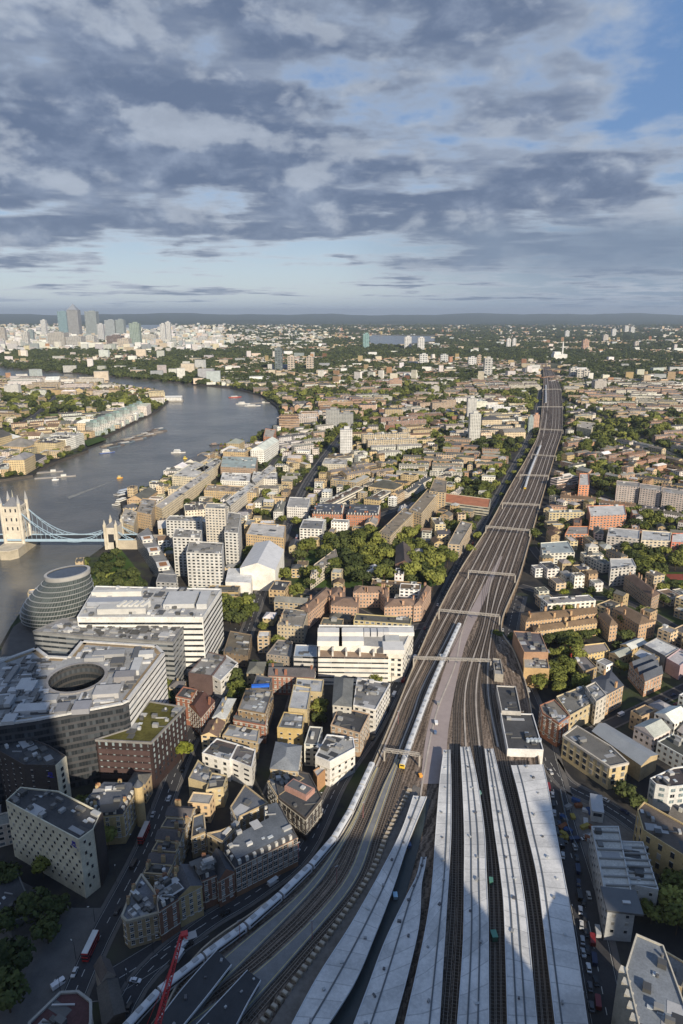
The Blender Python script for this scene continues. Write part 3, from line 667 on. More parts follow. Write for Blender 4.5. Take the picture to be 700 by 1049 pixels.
def hero(name,label,cat,px,h,wc,rc=(.1,.1,.11),roof='flat',rise=3,win=None,fac='plain',units=9,parapet=.8,group=None,lm=None,base=0.0,cap=100,mat_roof=None,chim=0,trim=None,podium=None,only=None,skip=()):
    if isinstance(h,tuple): h=HT(px[h[0]],h[1])-0
    h=max(h,base+4)
    p=ccw([P(x,y,h) for x,y in px]); c=cen(p)
    t_=thing(name,label,cat,(c[0],c[1],base),0,group); q0=[(x-c[0],y-c[1]) for x,y in p]
    if base<1: mark(p,2.5)
    HERO.append((*PX(c[0],c[1],h),lm))
    H=h-base; mb=MB(); mb.prism(q0,0,H,0,c=wc,top=False); mb.build('wall',[FAC[fac]],t_)
    mr=mat_roof or M_roof
    mb=MB()
    if roof=='flat':
        ip=inset(q0,.45); mb.face([(x,y,H-.7*bool(parapet)) for x,y in ip],0,rc); mb.build('roof',mr,t_)
        mb=MB(); tcol=trim or tuple(min(.7,v*1.1+.02) for v in wc)
        n=len(q0)
        for i in range(n):
            j=(i+1)%n; a,b,ai,bi=q0[i],q0[j],ip[i],ip[j]
            mb.face([(a[0],a[1],H),(b[0],b[1],H),(bi[0],bi[1],H),(ai[0],ai[1],H)],0,tcol)
            mb.wall(bi,ai,H-.7,H,0,tcol)
        mb.build('parapet',M_wall,t_); ztop=H-.7
    elif roof=='mansard':
        ip=inset(q0,1.7); n=len(q0)
        for i in range(n):
            j=(i+1)%n; a,b,ai,bi=q0[i],q0[j],ip[i],ip[j]
            mb.face([(a[0],a[1],H),(b[0],b[1],H),(bi[0],bi[1],H+rise),(ai[0],ai[1],H+rise)],0,(.05,.052,.06))
        mb.face([(x,y,H+rise) for x,y in ip],0,rc); mb.build('roof',mr,t_); ztop=H+rise
        n_d=0
        for i in range(n):
            a,b=Vector(q0[i]),Vector(q0[(i+1)%n]); l=(b-a).length; u=(b-a)/max(l,.1); nn=Vector((u.y,-u.x)); g=Vector(c)+(a+b)/2
            if nn.dot(Vector((0,0))-g)<=0: continue
            k=2.5
            while k<l-1.5 and n_d<24:
                w_=a+u*k-nn*.75; q=MB(); q.box(w_.x,w_.y,H+.3,H+2.3,1.3,1.3,math.atan2(u.y,u.x),c=(.55,.53,.48)); q.build('dormer',M_wall,t_); k+=3.6; n_d+=1
    else:
        roofshape(mb,inset(q0,-.35),H,roof,rise,0,rc,1,wc); mb.build('roof',[mr,M_wall],t_); ztop=None
    if ztop is not None and units: clutter(t_,q0,ztop,units,int(abs(c[0]*7+c[1])))
    rr=random.Random(int(abs(c[0]*3+c[1]*5)))
    for k in range(chim):
        i=rr.randrange(len(q0)); f=rr.uniform(.1,.9); a,b=q0[i],q0[(i+1)%len(q0)]; x=(a[0]*(1-f)+b[0]*f)*.86; y=(a[1]*(1-f)+b[1]*f)*.86
        q=MB(); q.box(x,y,H-.6,H+2.6+(rise*.5 if roof!='flat' else 0),1.8,.9,math.atan2(b[1]-a[1],b[0]-a[0]),c=wc)
        for s_ in(-.5,.1,.6): q.cyl(x+s_,y,H+2.4,H+3.3+(rise*.5 if roof!='flat' else 0),.16,n=6,c=(.4,.2,.1))
        q.build('chimney',M_wall,t_)
    if win:
        pitch,fl,ww,wh,st=win[:5]; top=win[5] if len(win)>5 else .9
        spots=[]
        n=len(q0)
        for i in range(n):
            a,b=Vector(q0[i]),Vector(q0[(i+1)%n]); l=(b-a).length
            if l<pitch: continue
            u=(b-a)/l; nn=Vector((u.y,-u.x)); g=Vector(c)+(a+b)/2
            if nn.dot(-g)<=0: continue
            an=math.atan2(u.y,u.x); cols=max(1,int((l-1)/pitch)); rows=max(1,int((H-top-.4)/fl))
            if st=='band':
                for r_ in range(rows):
                    zc=H-top-fl*.45-r_*fl; q=MB(); m_=(a+b)/2+nn*.05; q.box(m_.x,m_.y,zc-wh/2,zc+wh/2,l*.985,.12,an); q.build('window_band',M_glass if ww<=1 else M_glassp,t_)
                continue
            for r_ in range(rows):
                zc=H-top-wh/2-r_*fl
                if zc-wh/2<.3: break
                for k in range(cols):
                    if st=='check' and (r_+k)%2 and False: continue
                    x=(k+.5)*l/cols+(pitch*.25*(1 if r_%2 else -1) if st=='check' else 0); m_=a+u*x+nn*.06
                    spots.append((m_.x,m_.y,zc,an))
        sk_='dark' if st=='check' else st; mes=[winmesh(ww,wh,sk_),winmesh(ww,wh,sk_,True)]
        for k,(x,y,z,an) in enumerate(spots[:cap]): put('window',mes[R.random()<(.12 if st=='check' else .28)],t_,(x,y,z),an)
        if len(spots)>cap:
            q=MB()
            for x,y,z,an in spots[cap:]: q.box(x,y,z-wh/2,z+wh/2,ww,.12,an,0)
            tag(q.build('window',[M_glass],t_),kind='stuff')
    if win and st in('sash','plain'):
        n=len(q0)
        for z in(3.9,H-top-.2):
            q=MB()
            for i in range(n):
                a,b=Vector(q0[i]),Vector(q0[(i+1)%n]); l=(b-a).length
                if l<3: continue
                u=(b-a)/l; nn=Vector((u.y,-u.x)); m_=(a+b)/2+nn*.1; q.box(m_.x,m_.y,z,z+.32,l+.1,.24,math.atan2(u.y,u.x),c=(.5,.46,.38),bottom=True)
            q.build('string_course',M_wall,t_)
    if trim and roof=='flat':
        q=MB(); n=len(q0)
        for i in range(n):
            a,b=Vector(q0[i]),Vector(q0[(i+1)%n]); l=(b-a).length
            if l<2: continue
            u=(b-a)/l; nn=Vector((u.y,-u.x)); m_=(a+b)/2+nn*.2; q.box(m_.x,m_.y,H-1.3,H-.05,l+.3,.4,math.atan2(u.y,u.x),c=trim,bottom=True)
        q.build('cornice',M_wall,t_)
    return t_,q0,H,c
TAN=(.46,.35,.18); TAN2=(.38,.29,.17); BRK=(.23,.12,.08); RED=(.26,.115,.075); CRM=(.58,.52,.38); WHT=(.68,.66,.62); GRY=(.32,.32,.32); DK=(.05,.048,.05); MAR=(.040,.026,.025); YEL=(.44,.36,.215)
SL=(.085,.095,.115); FELT=(.07,.07,.072); LEAD=(.24,.25,.26); PALE=(.5,.5,.49); GRASSR=(.11,.10,.035)
# -- left foreground
t_,q0,H,c=hero('hotel','cream hotel slab with staggered small dark windows, bottom left of the photo','hotel',[(6,820),(80.6,860),(96,849),(104,832),(60,810),(21,806)],31,(.62,.57,.43),FELT,win=(4.3,2.9,1.0,1.6,'check',2.2),units=16,lm='the cream hotel slab')
def emblem(t_,a,b,c,zt,f,s=1.0,col=(.06,.05,.35)):   # small looped blue-violet emblem on a wall from a to b (world)
    a,b=Vector(a)-Vector(c),Vector(b)-Vector(c); u=(b-a).normalized(); nn=Vector((u.y,-u.x)); m_=a+(b-a)*f+nn*.12; q=MB(); an=math.atan2(u.y,u.x)
    for dx_,dz_,w_,h_ in((-.9,.6,.5,1.8),(.9,.6,.5,1.8),(0,.6,1.6,.5),(0,1.5,1.2,.4),(-.5,-.9,2.6,.45),(.7,-1.4,2.2,.35)):
        x=m_+u*dx_*s; q.box(x.x,x.y,zt+dz_*s-h_*s/2,zt+dz_*s+h_*s/2,w_*s,.15,an,c=col,bottom=True)
    q.build('emblem',M_wall,t_)
pw=[P(*v,31) for v in((6,820),(80.6,860))]; emblem(t_,pw[0],pw[1],c,27.2,.93,.9)
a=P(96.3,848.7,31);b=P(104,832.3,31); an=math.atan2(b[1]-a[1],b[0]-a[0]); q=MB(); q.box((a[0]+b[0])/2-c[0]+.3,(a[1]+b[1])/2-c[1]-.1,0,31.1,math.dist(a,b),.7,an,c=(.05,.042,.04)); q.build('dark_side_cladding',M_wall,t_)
t2,q2,H2,c2=hero('hotel_wing','tall dark brown hotel wing with small violet emblem, behind the cream slab','hotel',[(-14,748),(1,770),(24,783),(56,784),(68,774),(50,763),(34,757),(22,746),(0,738)],34,(.065,.055,.052),FELT,win=(5,3.1,.9,1.4,'dark',3),units=18,lm='the dark brown hotel wing',cap=70)
pw=[P(*v,34) for v in((24,783),(56,784))]; emblem(t2,pw[0],pw[1],c2,28.5,.83,.9)
a=P(57,784,34);b=P(67.5,774.5,34); q=MB(); an=math.atan2(b[1]-a[1],b[0]-a[0]); q.box((a[0]+b[0])/2-c2[0]+.15,(a[1]+b[1])/2-c2[1]-.15,2,34.1,math.dist(a,b),.5,an,c=(.62,.56,.42)); q.build('cream_end_panel',M_wall,t2)
q=MB()
for k in range(8): q.box((a[0]+b[0])/2-c2[0]+.5,(a[1]+b[1])/2-c2[1]-.55,5+k*3.4,6.8+k*3.4,1.6,.2,an)
tag(q.build('window',M_glass,t2),kind='stuff')
# -- offices round the oval courtyard
HC=44; out=[P(x,y,HC) for x,y in[(-30,748),(36,739),(126,722),(132,719),(169,670),(161,662),(84,657),(70,674),(50,673),(38,664),(0,678),(-30,690)]]; out=ccw(out)
ovc=P(79,695,HC); e1=P(106,695,HC); rx=(e1[0]-ovc[0]); ry=abs(P(79,681,HC)[1]-ovc[1])
hole=[(ovc[0]+rx*math.cos(k*math.pi/16),ovc[1]+ry*math.sin(k*math.pi/16)) for k in range(32)]
c=cen(out); t_=thing('office_building','large pale roofed office building wrapped around a dark oval courtyard','office building',(c[0],c[1],0)); mark(out,3); HERO.append((80,700,'the oval courtyard offices'))
holeb=[(ovc[0]+(x-ovc[0])*1.2,ovc[1]+(y-ovc[1])*1.25) for x,y in hole]
lo=[(x-c[0],y-c[1]) for x,y in out]; lh=[(x-c[0],y-c[1]) for x,y in hole]
me=fill_holes('roof',lo,[lh],HC,plain('office_roof',(.30,.30,.295),.7,.3,sc=.06,amt=.35,sc2=.7)); me.parent=t_
F_off=facade('office_fins',1.5,3.9,.93,.62,(.05,.05,.05),glass=(.022,.026,.03),vo=.12,edge=0,var=.35)
F_white=facade('white_bands',9,3.7,.99,.30,(.5,.5,.5),vo=.40,edge=0)
for i in range(len(lo)):
    a,b=lo[i],lo[(i+1)%len(lo)]; u=Vector(b)-Vector(a); right=(u.y>0 and abs(u.x)<u.y*.6)
    q=MB(); q.wall(a,b,0,HC,0,WHT if right else (.06,.06,.064)); q.build('wall',F_white if right else F_off,t_)
    l_=u.length; 
    if l_>3:
        n_=Vector((u.y,-u.x)).normalized(); m_=(Vector(a)+Vector(b))/2-n_*.9
        q=MB(); q.box(m_.x,m_.y,HC,HC+1.1,l_,1.8,math.atan2(u.y,u.x),c=(.52,.51,.49)); q.build('parapet',M_wall,t_)
        m_=(Vector(a)+Vector(b))/2-n_*3.0
        q=MB(); q.box(m_.x,m_.y,HC,HC+.25,l_-4,2.2,math.atan2(u.y,u.x),c=(.28,.21,.13)); q.build('roof_terrace',M_wall,t_)
q=MB()
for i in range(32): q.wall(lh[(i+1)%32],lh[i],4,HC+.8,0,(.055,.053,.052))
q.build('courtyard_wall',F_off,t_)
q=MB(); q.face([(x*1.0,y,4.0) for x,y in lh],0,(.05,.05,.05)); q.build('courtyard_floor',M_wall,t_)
for rr_,z_,w_ in((1.04,HC+.2,1.12),): 
    q=MB(); A=[(ovc[0]-c[0]+(x-ovc[0]+c[0])*w_,ovc[1]-c[1]+(y-ovc[1]+c[1])*w_) for x,y in lh]+[(ovc[0]-c[0]+(lh[0][0]-ovc[0]+c[0])*w_,ovc[1]-c[1]+(lh[0][1]-ovc[1]+c[1])*w_)]
    q.ribbon(lh+[lh[0]],A,HC,HC+.9,0,c=(.26,.25,.245)); q.build('courtyard_rim',M_wall,t_)
for x,y,lx,ly,hh,cc_ in[(24,700,9,20,1.4,PALE),(32,702,7,18,1.4,PALE),(33,724,26,12,2.2,(.52,.51,.5)),(52,714,12,10,3,GRY),(84,722,14,14,3,(.28,.28,.3)),(110,706,22,16,3,(.40,.39,.38)),(97,672,18,8,2.5,GRY),(140,680,8,26,3,PALE),(128,690,18,12,3.5,(.25,.24,.24)),(112,668,30,10,3,(.3,.3,.3)),(150,668,14,9,3,PALE),(12,690,5,30,2,(.2,.2,.2)),(10,716,5,16,3,(.4,.4,.4)),(121,676,12,12,2,(.1,.1,.1)),(10,735,10,12,2,(.45,.45,.45)),(140,668,6,24,2.2,(.12,.12,.12)),(64,724,10,14,2.6,(.2,.2,.21))]:
    a=P(x,y,HC+hh); q=MB(); q.box(a[0]-c[0],a[1]-c[1],HC,HC+hh,lx*.62,ly*.62,.12,c=cc_); q.build('rooftop_unit',M_metal,t_)
for k in range(420):
    a=P(R.uniform(2,167),R.uniform(662,738),HC+1); 
    if inpoly(a[0],a[1],inset(out,5)) and not inpoly(a[0],a[1],holeb):
        q=MB(); g=R.choice([.06,.09,.14,.3,.5]); q.box(a[0]-c[0],a[1]-c[1],HC,HC+R.uniform(.3,1.3),R.uniform(1,9),R.uniform(.8,3.6),.12+R.choice([0,1.57]),c=(g,g,g)); q.build('roof_vent',M_metal,t_)
t_,q0,H,c=hero('office_building','grey glass office block between the oval courtyard and the big white offices','office building',[(34,646),(64,633),(189,640),(177,657),(100,652)],38,(.26,.265,.265),(.25,.245,.24),fac='band',units=70,parapet=1,lm='the grey glass offices',trim=(.2,.2,.2))
t_,q0,H,c=hero('office_building','big white banded office building with stepped pale roof, beside the riverside park','office building',[(79,632),(98,600),(227,603),(208,632)],45,(.66,.65,.61),(.42,.415,.40),units=60,parapet=1.2,lm='the big white banded offices',win=(9,4.2,1.0,1.5,'band',3))
for x,y,lx,ly,hh,cc_ in[(186,612,30,26,2.5,(.5,.5,.49)),(118,614,52,9,2.2,(.32,.34,.38)),(120,605,50,5,3,(.6,.59,.55)),(126,621,46,10,3.2,(.5,.49,.46)),(209,612,10,26,3,PALE)]:
    a=P(x,y,45+hh); q=MB(); q.box(a[0]-c[0],a[1]-c[1],H-.7,H+hh,lx*.72,ly*.9,.05,c=cc_); q.build('rooftop_unit',M_metal,t_)
for k in range(5):
    a=P(125+k*6,618,49); q=MB(); q.box(a[0]-c[0],a[1]-c[1],H,H+4.6,2.2,9,-.35,c=(.62,.61,.57)); q.build('roof_cowl',M_metal,t_)
# -- leaning glass egg city hall
t_=thing('glass_hall','leaning rounded glass hall of stacked rings with a sloping oval roof','hall'); HERO.append((55,610,'the leaning glass hall')); NR=11; lv=[]
for i in range(NR+1):
    t=i/NR; z=44*t; ex=46+24*t-5*math.sin(t*3.14); 
    rxp=[25,29,31.5,33,33.5,33,32,30.5,28.5,26,23.5,21.5][i]; yb=[638,640,640,640,639,637,634.5,632,629,626,623,620][i]
    # centre of ring: on the ground plan the building leans away from the river and grows taller towards it
    g=P(45,639,0); cx=g[0]+(4+t*22); cy=g[1]+6-10*t; rx=rxp/FPX*math.hypot(cy,CAMZ-z)*1.03; lv.append((cx,cy,z,rx,rx*.84))
mark([(lv[0][0]+30*math.cos(k*.4),lv[0][1]+26*math.sin(k*.4)) for k in range(16)],2)
def ringpt(l,k,s=1.0,tilt=0.0,n=40):
    a=k*2*math.pi/n; x=l[3]*s*math.cos(a); return (l[0]+x,l[1]+l[4]*s*math.sin(a),l[2]+tilt*x)
for i in range(NR):
    a,b=lv[i],lv[i+1]; q=MB(); ta=.10*a[2]/44; tb=.10*b[2]/44
    for k in range(40):
        p0,p1,p2,p3=ringpt(a,k,1,ta),ringpt(a,k+1,1,ta),ringpt(b,k+1,.985,tb),ringpt(b,k,.985,tb); u0=k*3.0
        q.face([p0,p1,p2,p3],0,(.24,.25,.25),[(u0,i*3.64+.01),(u0+3,i*3.64+.01),(u0+3,i*3.64+3.63),(u0,i*3.64+3.63)])
    q.build('glass_ring',F_egg,t_)
    q=MB(); 
    for k in range(40):
        A,B=ringpt(b,k,1.02,tb),ringpt(b,k+1,1.02,tb); C,D=ringpt(b,k+1,.97,tb),ringpt(b,k,.97,tb); up=lambda v,d:(v[0],v[1],v[2]+d)
        q.face([up(A,-.35),up(B,-.35),up(B,.15),up(A,.15)],0,(.27,.275,.275)); q.face([up(A,.15),up(B,.15),up(C,.15),up(D,.15)],0,(.42,.43,.43))
    q.build('ring_ledge',M_metal,t_)
lt=lv[-1]; q=MB(); TL=.10
q.face([ringpt((lt[0],lt[1],lt[2]+2.5,lt[3],lt[4]),k,.9,TL) for k in range(40)],0); q.build('roof_lens',M_lens,t_)
q=MB()
for k in range(40):
    U=(lt[0],lt[1],lt[2]+3,lt[3],lt[4]); D_=(lt[0],lt[1],lt[2]+.2,lt[3],lt[4])
    q.face([ringpt(D_,k,1.03,TL),ringpt(D_,k+1,1.03,TL),ringpt(U,k+1,1.03,TL),ringpt(U,k,1.03,TL)],0,(.36,.35,.33)); q.face([ringpt(U,k,1.03,TL),ringpt(U,k+1,1.03,TL),ringpt(U,k+1,.9,TL),ringpt(U,k,.9,TL)],0,(.45,.43,.4))
q.build('roof_rim',M_metal,t_)
# -- maroon block with the green roof and its neighbours
t_,q0,H,c=hero('office_building','maroon office block with a mossy brown and green roof beside the street','office building',[(98,757),(155,760),(190,724),(153,718),(132,746)],(1,808),MAR,GRASSR,units=10,parapet=1,lm='the green roofed maroon block',win=(3.6,3.4,1.3,2.0,'curt',1.6),trim=(.22,.21,.2),mat_roof=plain('sedum_roof',(.10,.092,.03),.95,.05,sc=.12,amt=.5,sc2=.6))
a,b=P(98,757,H),P(155,760,H); q=MB(); an=math.atan2(b[1]-a[1],b[0]-a[0]); u=Vector(b)-Vector(a); nn=Vector((u.y,-u.x)).normalized(); m_=(Vector(a)+Vector(b))/2+nn*.35-Vector(c)
for k in range(5): q.box(m_.x,m_.y,H-8.2-k*3.9,H-5.4-k*3.9,u.length*.93,.5,an,c=(.085,.055,.052),bottom=True)
q.build('terracotta_band',M_wall,t_)
hero('town_house','gabled red brick building with chimneys between the maroon block and the street','house',[(194,722),(206,735),(220,718),(199,711)],(1,757),RED,(.10,.05,.04),roof='gable',rise=4,win=(2.8,3.2,1.1,1.7,'sash'),chim=4,lm='the gabled red brick building')
hero('town_house','narrow plain red brick building squeezed behind the gabled one','house',[(180,713),(196,716),(202,706),(188,703)],19,RED,FELT,units=3,win=(3,3.2,1.1,1.6,'sash'),cap=30)
hero('office_building','dark brick block with broad grey roof below the big white offices','office building',[(193,689),(217,692),(232,672),(213,667)],(0,709),(.11,.075,.07),(.24,.235,.23),units=8,lm='the dark brick block with grey roof')
hero('office_building','white cubic building with a slotted roof, left of the street tree','office building',[(217,692),(226,697),(244,679),(232,671)],(1,716),WHT,(.4,.4,.4),units=3,lm='the white cubic building',win=(5,4,2.4,1.2,'plain',2),cap=16)
hero('mansion_block','yellow brick corner building with slate mansard around a small courtyard','mansion block',[(86,821),(106,803),(143,804),(126,834),(104,836)],(3,864),TAN,SL,roof='mansard',rise=2.6,win=(3.0,3.3,1.3,1.9,'sash'),chim=5,lm='the yellow brick courtyard corner building')
a=P(142,806,22); tt=thing('corner_turret','round brick turret with dark cap on the yellow brick corner building','turret',(a[0],a[1],0)); q=MB(); q.cyl(0,0,0,23,2.2,n=12,c=TAN); q.build('turret_wall',M_wall,tt); q=MB(); q.cyl(0,0,23,26,2.4,.3,n=12,c=SL); q.build('turret_cap',M_roof,tt)
# -- flatiron and the terraces by the junction
hero('flatiron_building','wedge shaped corner building with white dressed ground floor at the road junction','corner building',[(125,938),(130,943),(163,934),(160,915),(145,895),(134,914)],(1,972),TAN2,(.17,.175,.19),win=(2.7,3.2,1.2,1.8,'sash'),units=10,chim=3,lm='the wedge corner building',trim=(.4,.36,.28))
hero('town_house','brown brick house with white windows right of the wedge corner building','house',[(163,933),(183,920),(176,898),(158,905)],(1,953),BRK,SL,roof='mansard',rise=2.4,win=(2.6,3.2,1.2,1.7,'sash'),chim=2,lm='the brown brick house by the wedge')
hero('town_house','tan house with tall white ground floor windows facing the viaduct road','house',[(183,919),(207,907),(196,886),(177,897)],(1,938),TAN,(.10,.10,.11),roof='gable',rise=3,win=(2.5,3.1,1.2,1.8,'sash'),chim=2,lm='the tan house with white shopfront')
hero('town_house','narrow brown brick house with slate mansard next to the tan house','house',[(207,902),(222,896),(213,880),(200,884)],(1,926),BRK,SL,roof='mansard',rise=2.6,win=(2.5,3.0,1.2,1.7,'sash'),chim=1,lm='the narrow brown house')
hero('town_house','gable fronted brick house with arched window, left of the long slate mansion','house',[(224,902),(240,893),(228,873),(216,880)],(0,930),BRK,(.06,.062,.07),roof='gable',rise=4,win=(2.4,3.0,1.2,1.7,'sash'),lm='the gable fronted brick house')
hero('mansion_block','long brick mansion block with broad blue grey slate roof and grouped white windows','mansion block',[(241,889),(305,858),(286,823),(271,827),(272,841),(243,856),(230,873)],(1,887),(.30,.17,.10),(.12,.135,.155),roof='mansard',rise=2.4,win=(2.5,3.3,1.7,2.1,'sash',.5),units=5,lm='the long slate roofed mansion block')
hero('warehouse','slate roofed building with an L plan behind the long mansion block','warehouse',[(212,853),(226,850),(243,843),(236,826),(251,803),(275,822),(246,836),(244,846),(228,862)],14,TAN2,(.12,.13,.15),units=4,win=(3,3.2,1.3,1.7,'sash'),cap=30,lm='the L shaped slate building')
hero('warehouse','small slate roofed block left of the L shaped building','warehouse',[(196,858),(211,852),(209,832),(198,836)],12,TAN2,(.10,.115,.14),units=2,win=(3,3.2,1.2,1.7,'sash'),cap=20)
hero('office_building','dark corner office with angled black roof and a pink walled plant room','office building',[(281,793),(286,817),(313,838),(330,817),(317,792),(300,788)],(2,862),(.075,.065,.06),FELT,units=3,win=(2.9,3.4,1.2,2.2,'plain',1.5),lm='the dark corner office')
a=P(307,803,27); q=MB()
tt=thing('plant_room','pink walled rooftop plant room on the dark corner office','plant room',(a[0],a[1],22.5),-.6); q=MB(); q.box(0,0,0,2.6,13,7,0,c=(.42,.24,.19)); q.build('wall',M_wall,tt); q=MB(); q.box(0,0,2.6,2.9,11,5,0,c=(.12,.12,.12)); q.box(2,0,2.9,3.8,2,2,0,c=PALE); q.build('roof',M_metal,tt)
hero('office_building','yellow rendered building with grey flat roofs facing the white stepped terraces','office building',[(193,797),(213,803),(217,790),(203,778)],(1,822),YEL,(.2,.2,.21),units=6,lm='the yellow rendered building',win=(4,3.2,1.2,1.4,'dark',6),cap=10)
hero('office_building','lower yellow rendered wing beside the grey roofed building','office building',[(211,809),(229,806),(233,794),(217,791)],(0,830),YEL,FELT,units=3,win=(3.4,3.0,1.3,1.3,'dark',1.2),cap=18)
for k,(y,dx) in enumerate([(826,0),(838,-5),(850,-10),(862,-14),(874,-18),(885,-22)]):
    x=178+dx*1.05
    hero('terraced_house',['tan brick terraced house with brown flat roof, topmost of the row along the high street','terraced house with a raised yellow gable wall, second down the high street row','terraced house with dark roof and pale party wall, third down the high street row','narrow terraced house with twin chimneys, fourth down the high street row','terraced house with sunken brown roof, fifth down the high street row','last terraced house in the row before the wedge corner building'][k],'terraced house',[(x-8,y+9),(x+17,y+11),(x+22,y+1),(x-2,y-1)],14.5+R.uniform(-1,1),(.36,.28,.17) if k%2 else TAN2,(.10,.09,.09),roof='flat' if k%2 else 'gable',rise=2,win=(2.6,3.1,1.1,1.6,'sash'),chim=2,units=3,group='terraced houses down the high street',cap=24)
# -- middle left cluster
hero('apartment_building','white apartment building with stepped balconies facing the viewer','apartment building',[(236,777),(258,786),(262,768),(243,762)],(1,808),WHT,(.12,.11,.11),units=4,lm='the white stepped apartments',win=(5.2,3.1,3.2,1.3,'dark',2.2))
hero('apartment_building','white walled building with brown sloping roof left of the stepped apartments','apartment building',[(207,771),(235,779),(244,762),(222,756)],(1,801),WHT,(.09,.07,.065),units=5,win=(5,3.4,1.8,1.9,'dark',1.8),cap=16)
hero('warehouse','tan walled building with pale weathered flat roof above the stepped apartments','warehouse',[(228,753),(264,760),(266,747),(236,742)],(1,778),TAN2,(.33,.34,.35),units=6,win=(3,3.2,1.2,1.5,'plain'),cap=24,lm='the pale roofed warehouse')
hero('warehouse','red brick fronted building with grey flat roof, above the pale roofed warehouse','warehouse',[(239,737),(272,743),(274,732),(243,728)],(1,762),RED,(.17,.17,.17),units=4,win=(3,3.2,1.2,1.5,'sash'),cap=24)
hero('warehouse','long brown brick building with rooftop plant beside the side street','warehouse',[(244,726),(272,731),(280,707),(252,705)],(1,757),(.24,.17,.10),(.22,.22,.215),units=12,win=(3,3.2,1.1,1.5,'plain'),cap=40,lm='the long brown brick building')
hero('warehouse','building under a bright blue tarpaulin next to the high street','warehouse',[(258,704),(276,707),(279,694),(263,691)],19,(.15,.14,.13),(.10,.12,.16),units=4,lm='the blue tarpaulin building')
a=P(267,703,19.6); tt=thing('tarpaulin','bright blue tarpaulin strip along the roof edge','tarpaulin',(a[0],a[1],19.3)); q=MB(); q.box(0,0,0,1.4,11,2.2,.1,c=(.02,.13,.6)); q.build('sheet',M_metal,tt)
hero('apartment_building','yellow building with curved pale grey roof, rear wing','apartment building',[(302,707),(330,709),(332,696),(304,694)],(1,731),YEL,(.40,.41,.42),units=2,win=(4,3.2,1.1,1.3,'dark',3),cap=24,lm='the yellow curved roof building')
hero('apartment_building','yellow building with long pale grey roof, middle wing','apartment building',[(295.5,725),(315,727),(319,704),(301,701)],(1,750),YEL,(.40,.41,.42),units=3,win=(4,3.2,1.1,1.3,'dark',3),cap=16)
hero('apartment_building','yellow building with grey stepped roof, front wing nearest the alley','apartment building',[(284,745),(310,747),(312,731),(291,729)],(1,768),(.46,.34,.15),(.2,.21,.22),units=5,win=(4.4,3.2,1.3,1.3,'dark',3.2),cap=16)
hero('warehouse','building with curved grey metal roof and rows of skylights, below the yellow wings','warehouse',[(277,787),(305,790),(309,764),(283,760)],16,TAN2,(.22,.235,.25),roof='hip',rise=3,lm='the curved metal roof building',win=(3,3.2,1.2,1.6,'sash'),cap=30)
hero('warehouse','flat grey roofed building with party walls in front of the curved metal roof','warehouse',[(274,800),(284,816),(312,797),(300,790)],13,TAN2,(.15,.16,.17),units=4,win=(3,3.2,1.2,1.6,'sash'),cap=24)
hero('office_building','white walled building with stepped front next to the viaduct street','office building',[(323,774),(338,780),(364,766),(362,755),(335,752)],(1,806),WHT,(.33,.33,.32),units=9,win=(4,3.4,1.5,1.6,'plain',5),cap=20,lm='the white stepped building by the viaduct')
hero('brick_panel_house','narrow brick and white building standing at the front of the white stepped one','house',[(321,789),(333,782),(337,785),(325,796)],(3,812),(.36,.21,.11),(.4,.4,.4),units=0)
hero('warehouse','dark roofed building with cream rear wall and brick side by the viaduct street','warehouse',[(339,742),(369,751),(379,731),(347,724)],(1,776),(.42,.30,.2),FELT,units=4,win=(3.2,3.3,1.6,1.7,'sash'),cap=40,lm='the dark roofed building by the viaduct')
hero('warehouse','long grey slated building left of the white fronted offices','warehouse',[(341,722),(360,724),(362,695),(343,693)],20,(.5,.48,.43),(.15,.155,.15),roof='hip',rise=3,win=(3.2,3.3,1.3,1.6,'plain'),cap=30)
hero('office_building','white fronted office with cluttered grey roof facing the railway','office building',[(362,722),(385,727),(400,700),(366,694)],(1,752),WHT,(.2,.2,.2),units=16,win=(3.4,3.4,1.9,1.7,'plain',1.2),cap=60,lm='the white fronted office by the railway')
t_,q0,H,c=hero('college_building','large white stepped building with pale plant boxes on its roof, beside the railway','college building',[(327,659),(413,664),(424,641),(327,640)],(1,699),(.70,.67,.60),(.36,.35,.33),units=4,parapet=1.2,lm='the large white stepped building',win=(4.2,3.8,2.2,1.9,'plain',8),cap=90)
for x,y,lx,ly,hh,cc_ in[(338,644,17,8,4,WHT),(360,644,17,8,4,WHT),(338,653,17,8,4,WHT),(360,653,17,8,4,WHT),(411,644,18,9,3,WHT),(376,644,4,7,4,(.5,.5,.5)),(383,644,4,7,4,(.5,.5,.5)),(390,644,4,7,4,(.5,.5,.5)),(396,644,4,7,4,(.5,.5,.5)),(402,652,10,10,2,(.5,.5,.47)),(403,660,14,14,3,WHT)]:
    a=P(x,y,H+hh); q=MB(); q.box(a[0]-c[0],a[1]-c[1],H-.8,H+hh-1,lx,ly*.9,0,c=cc_); q.build('rooftop_unit',M_metal,t_)
pf=[P(x,y,H-5) for x,y in((326,673),(398,674),(397,664),(327,662))]; fx=ccw(pf); mark(fx,2); q=MB(); q.prism([(x-c[0],y-c[1]) for x,y in fx],0,H-5,0,1,c=(.66,.63,.57),ct=(.3,.22,.16)); q.build('lower_terrace',[F_white,M_roof],t_)
x0,x1=P(327,672,H-5)[0]-c[0],P(397,672,H-5)[0]-c[0]; yy_=(fx[0][1]+fx[2][1])/2-c[1]
for k in range(6): q=MB(); q.box(x0+(x1-x0)*k/5,yy_,H-5,H-1.5,1.2,11,0,c=(.62,.59,.53)); q.build('terrace_fin',M_wall,t_)
hero('office_building','low brick building with blue glazed upper floor left of the large white one','office building',[(301,672),(325,673),(325,661),(303,660)],17,(.5,.48,.45),(.28,.34,.42),units=2,fac='band',lm='the blue glazed office')
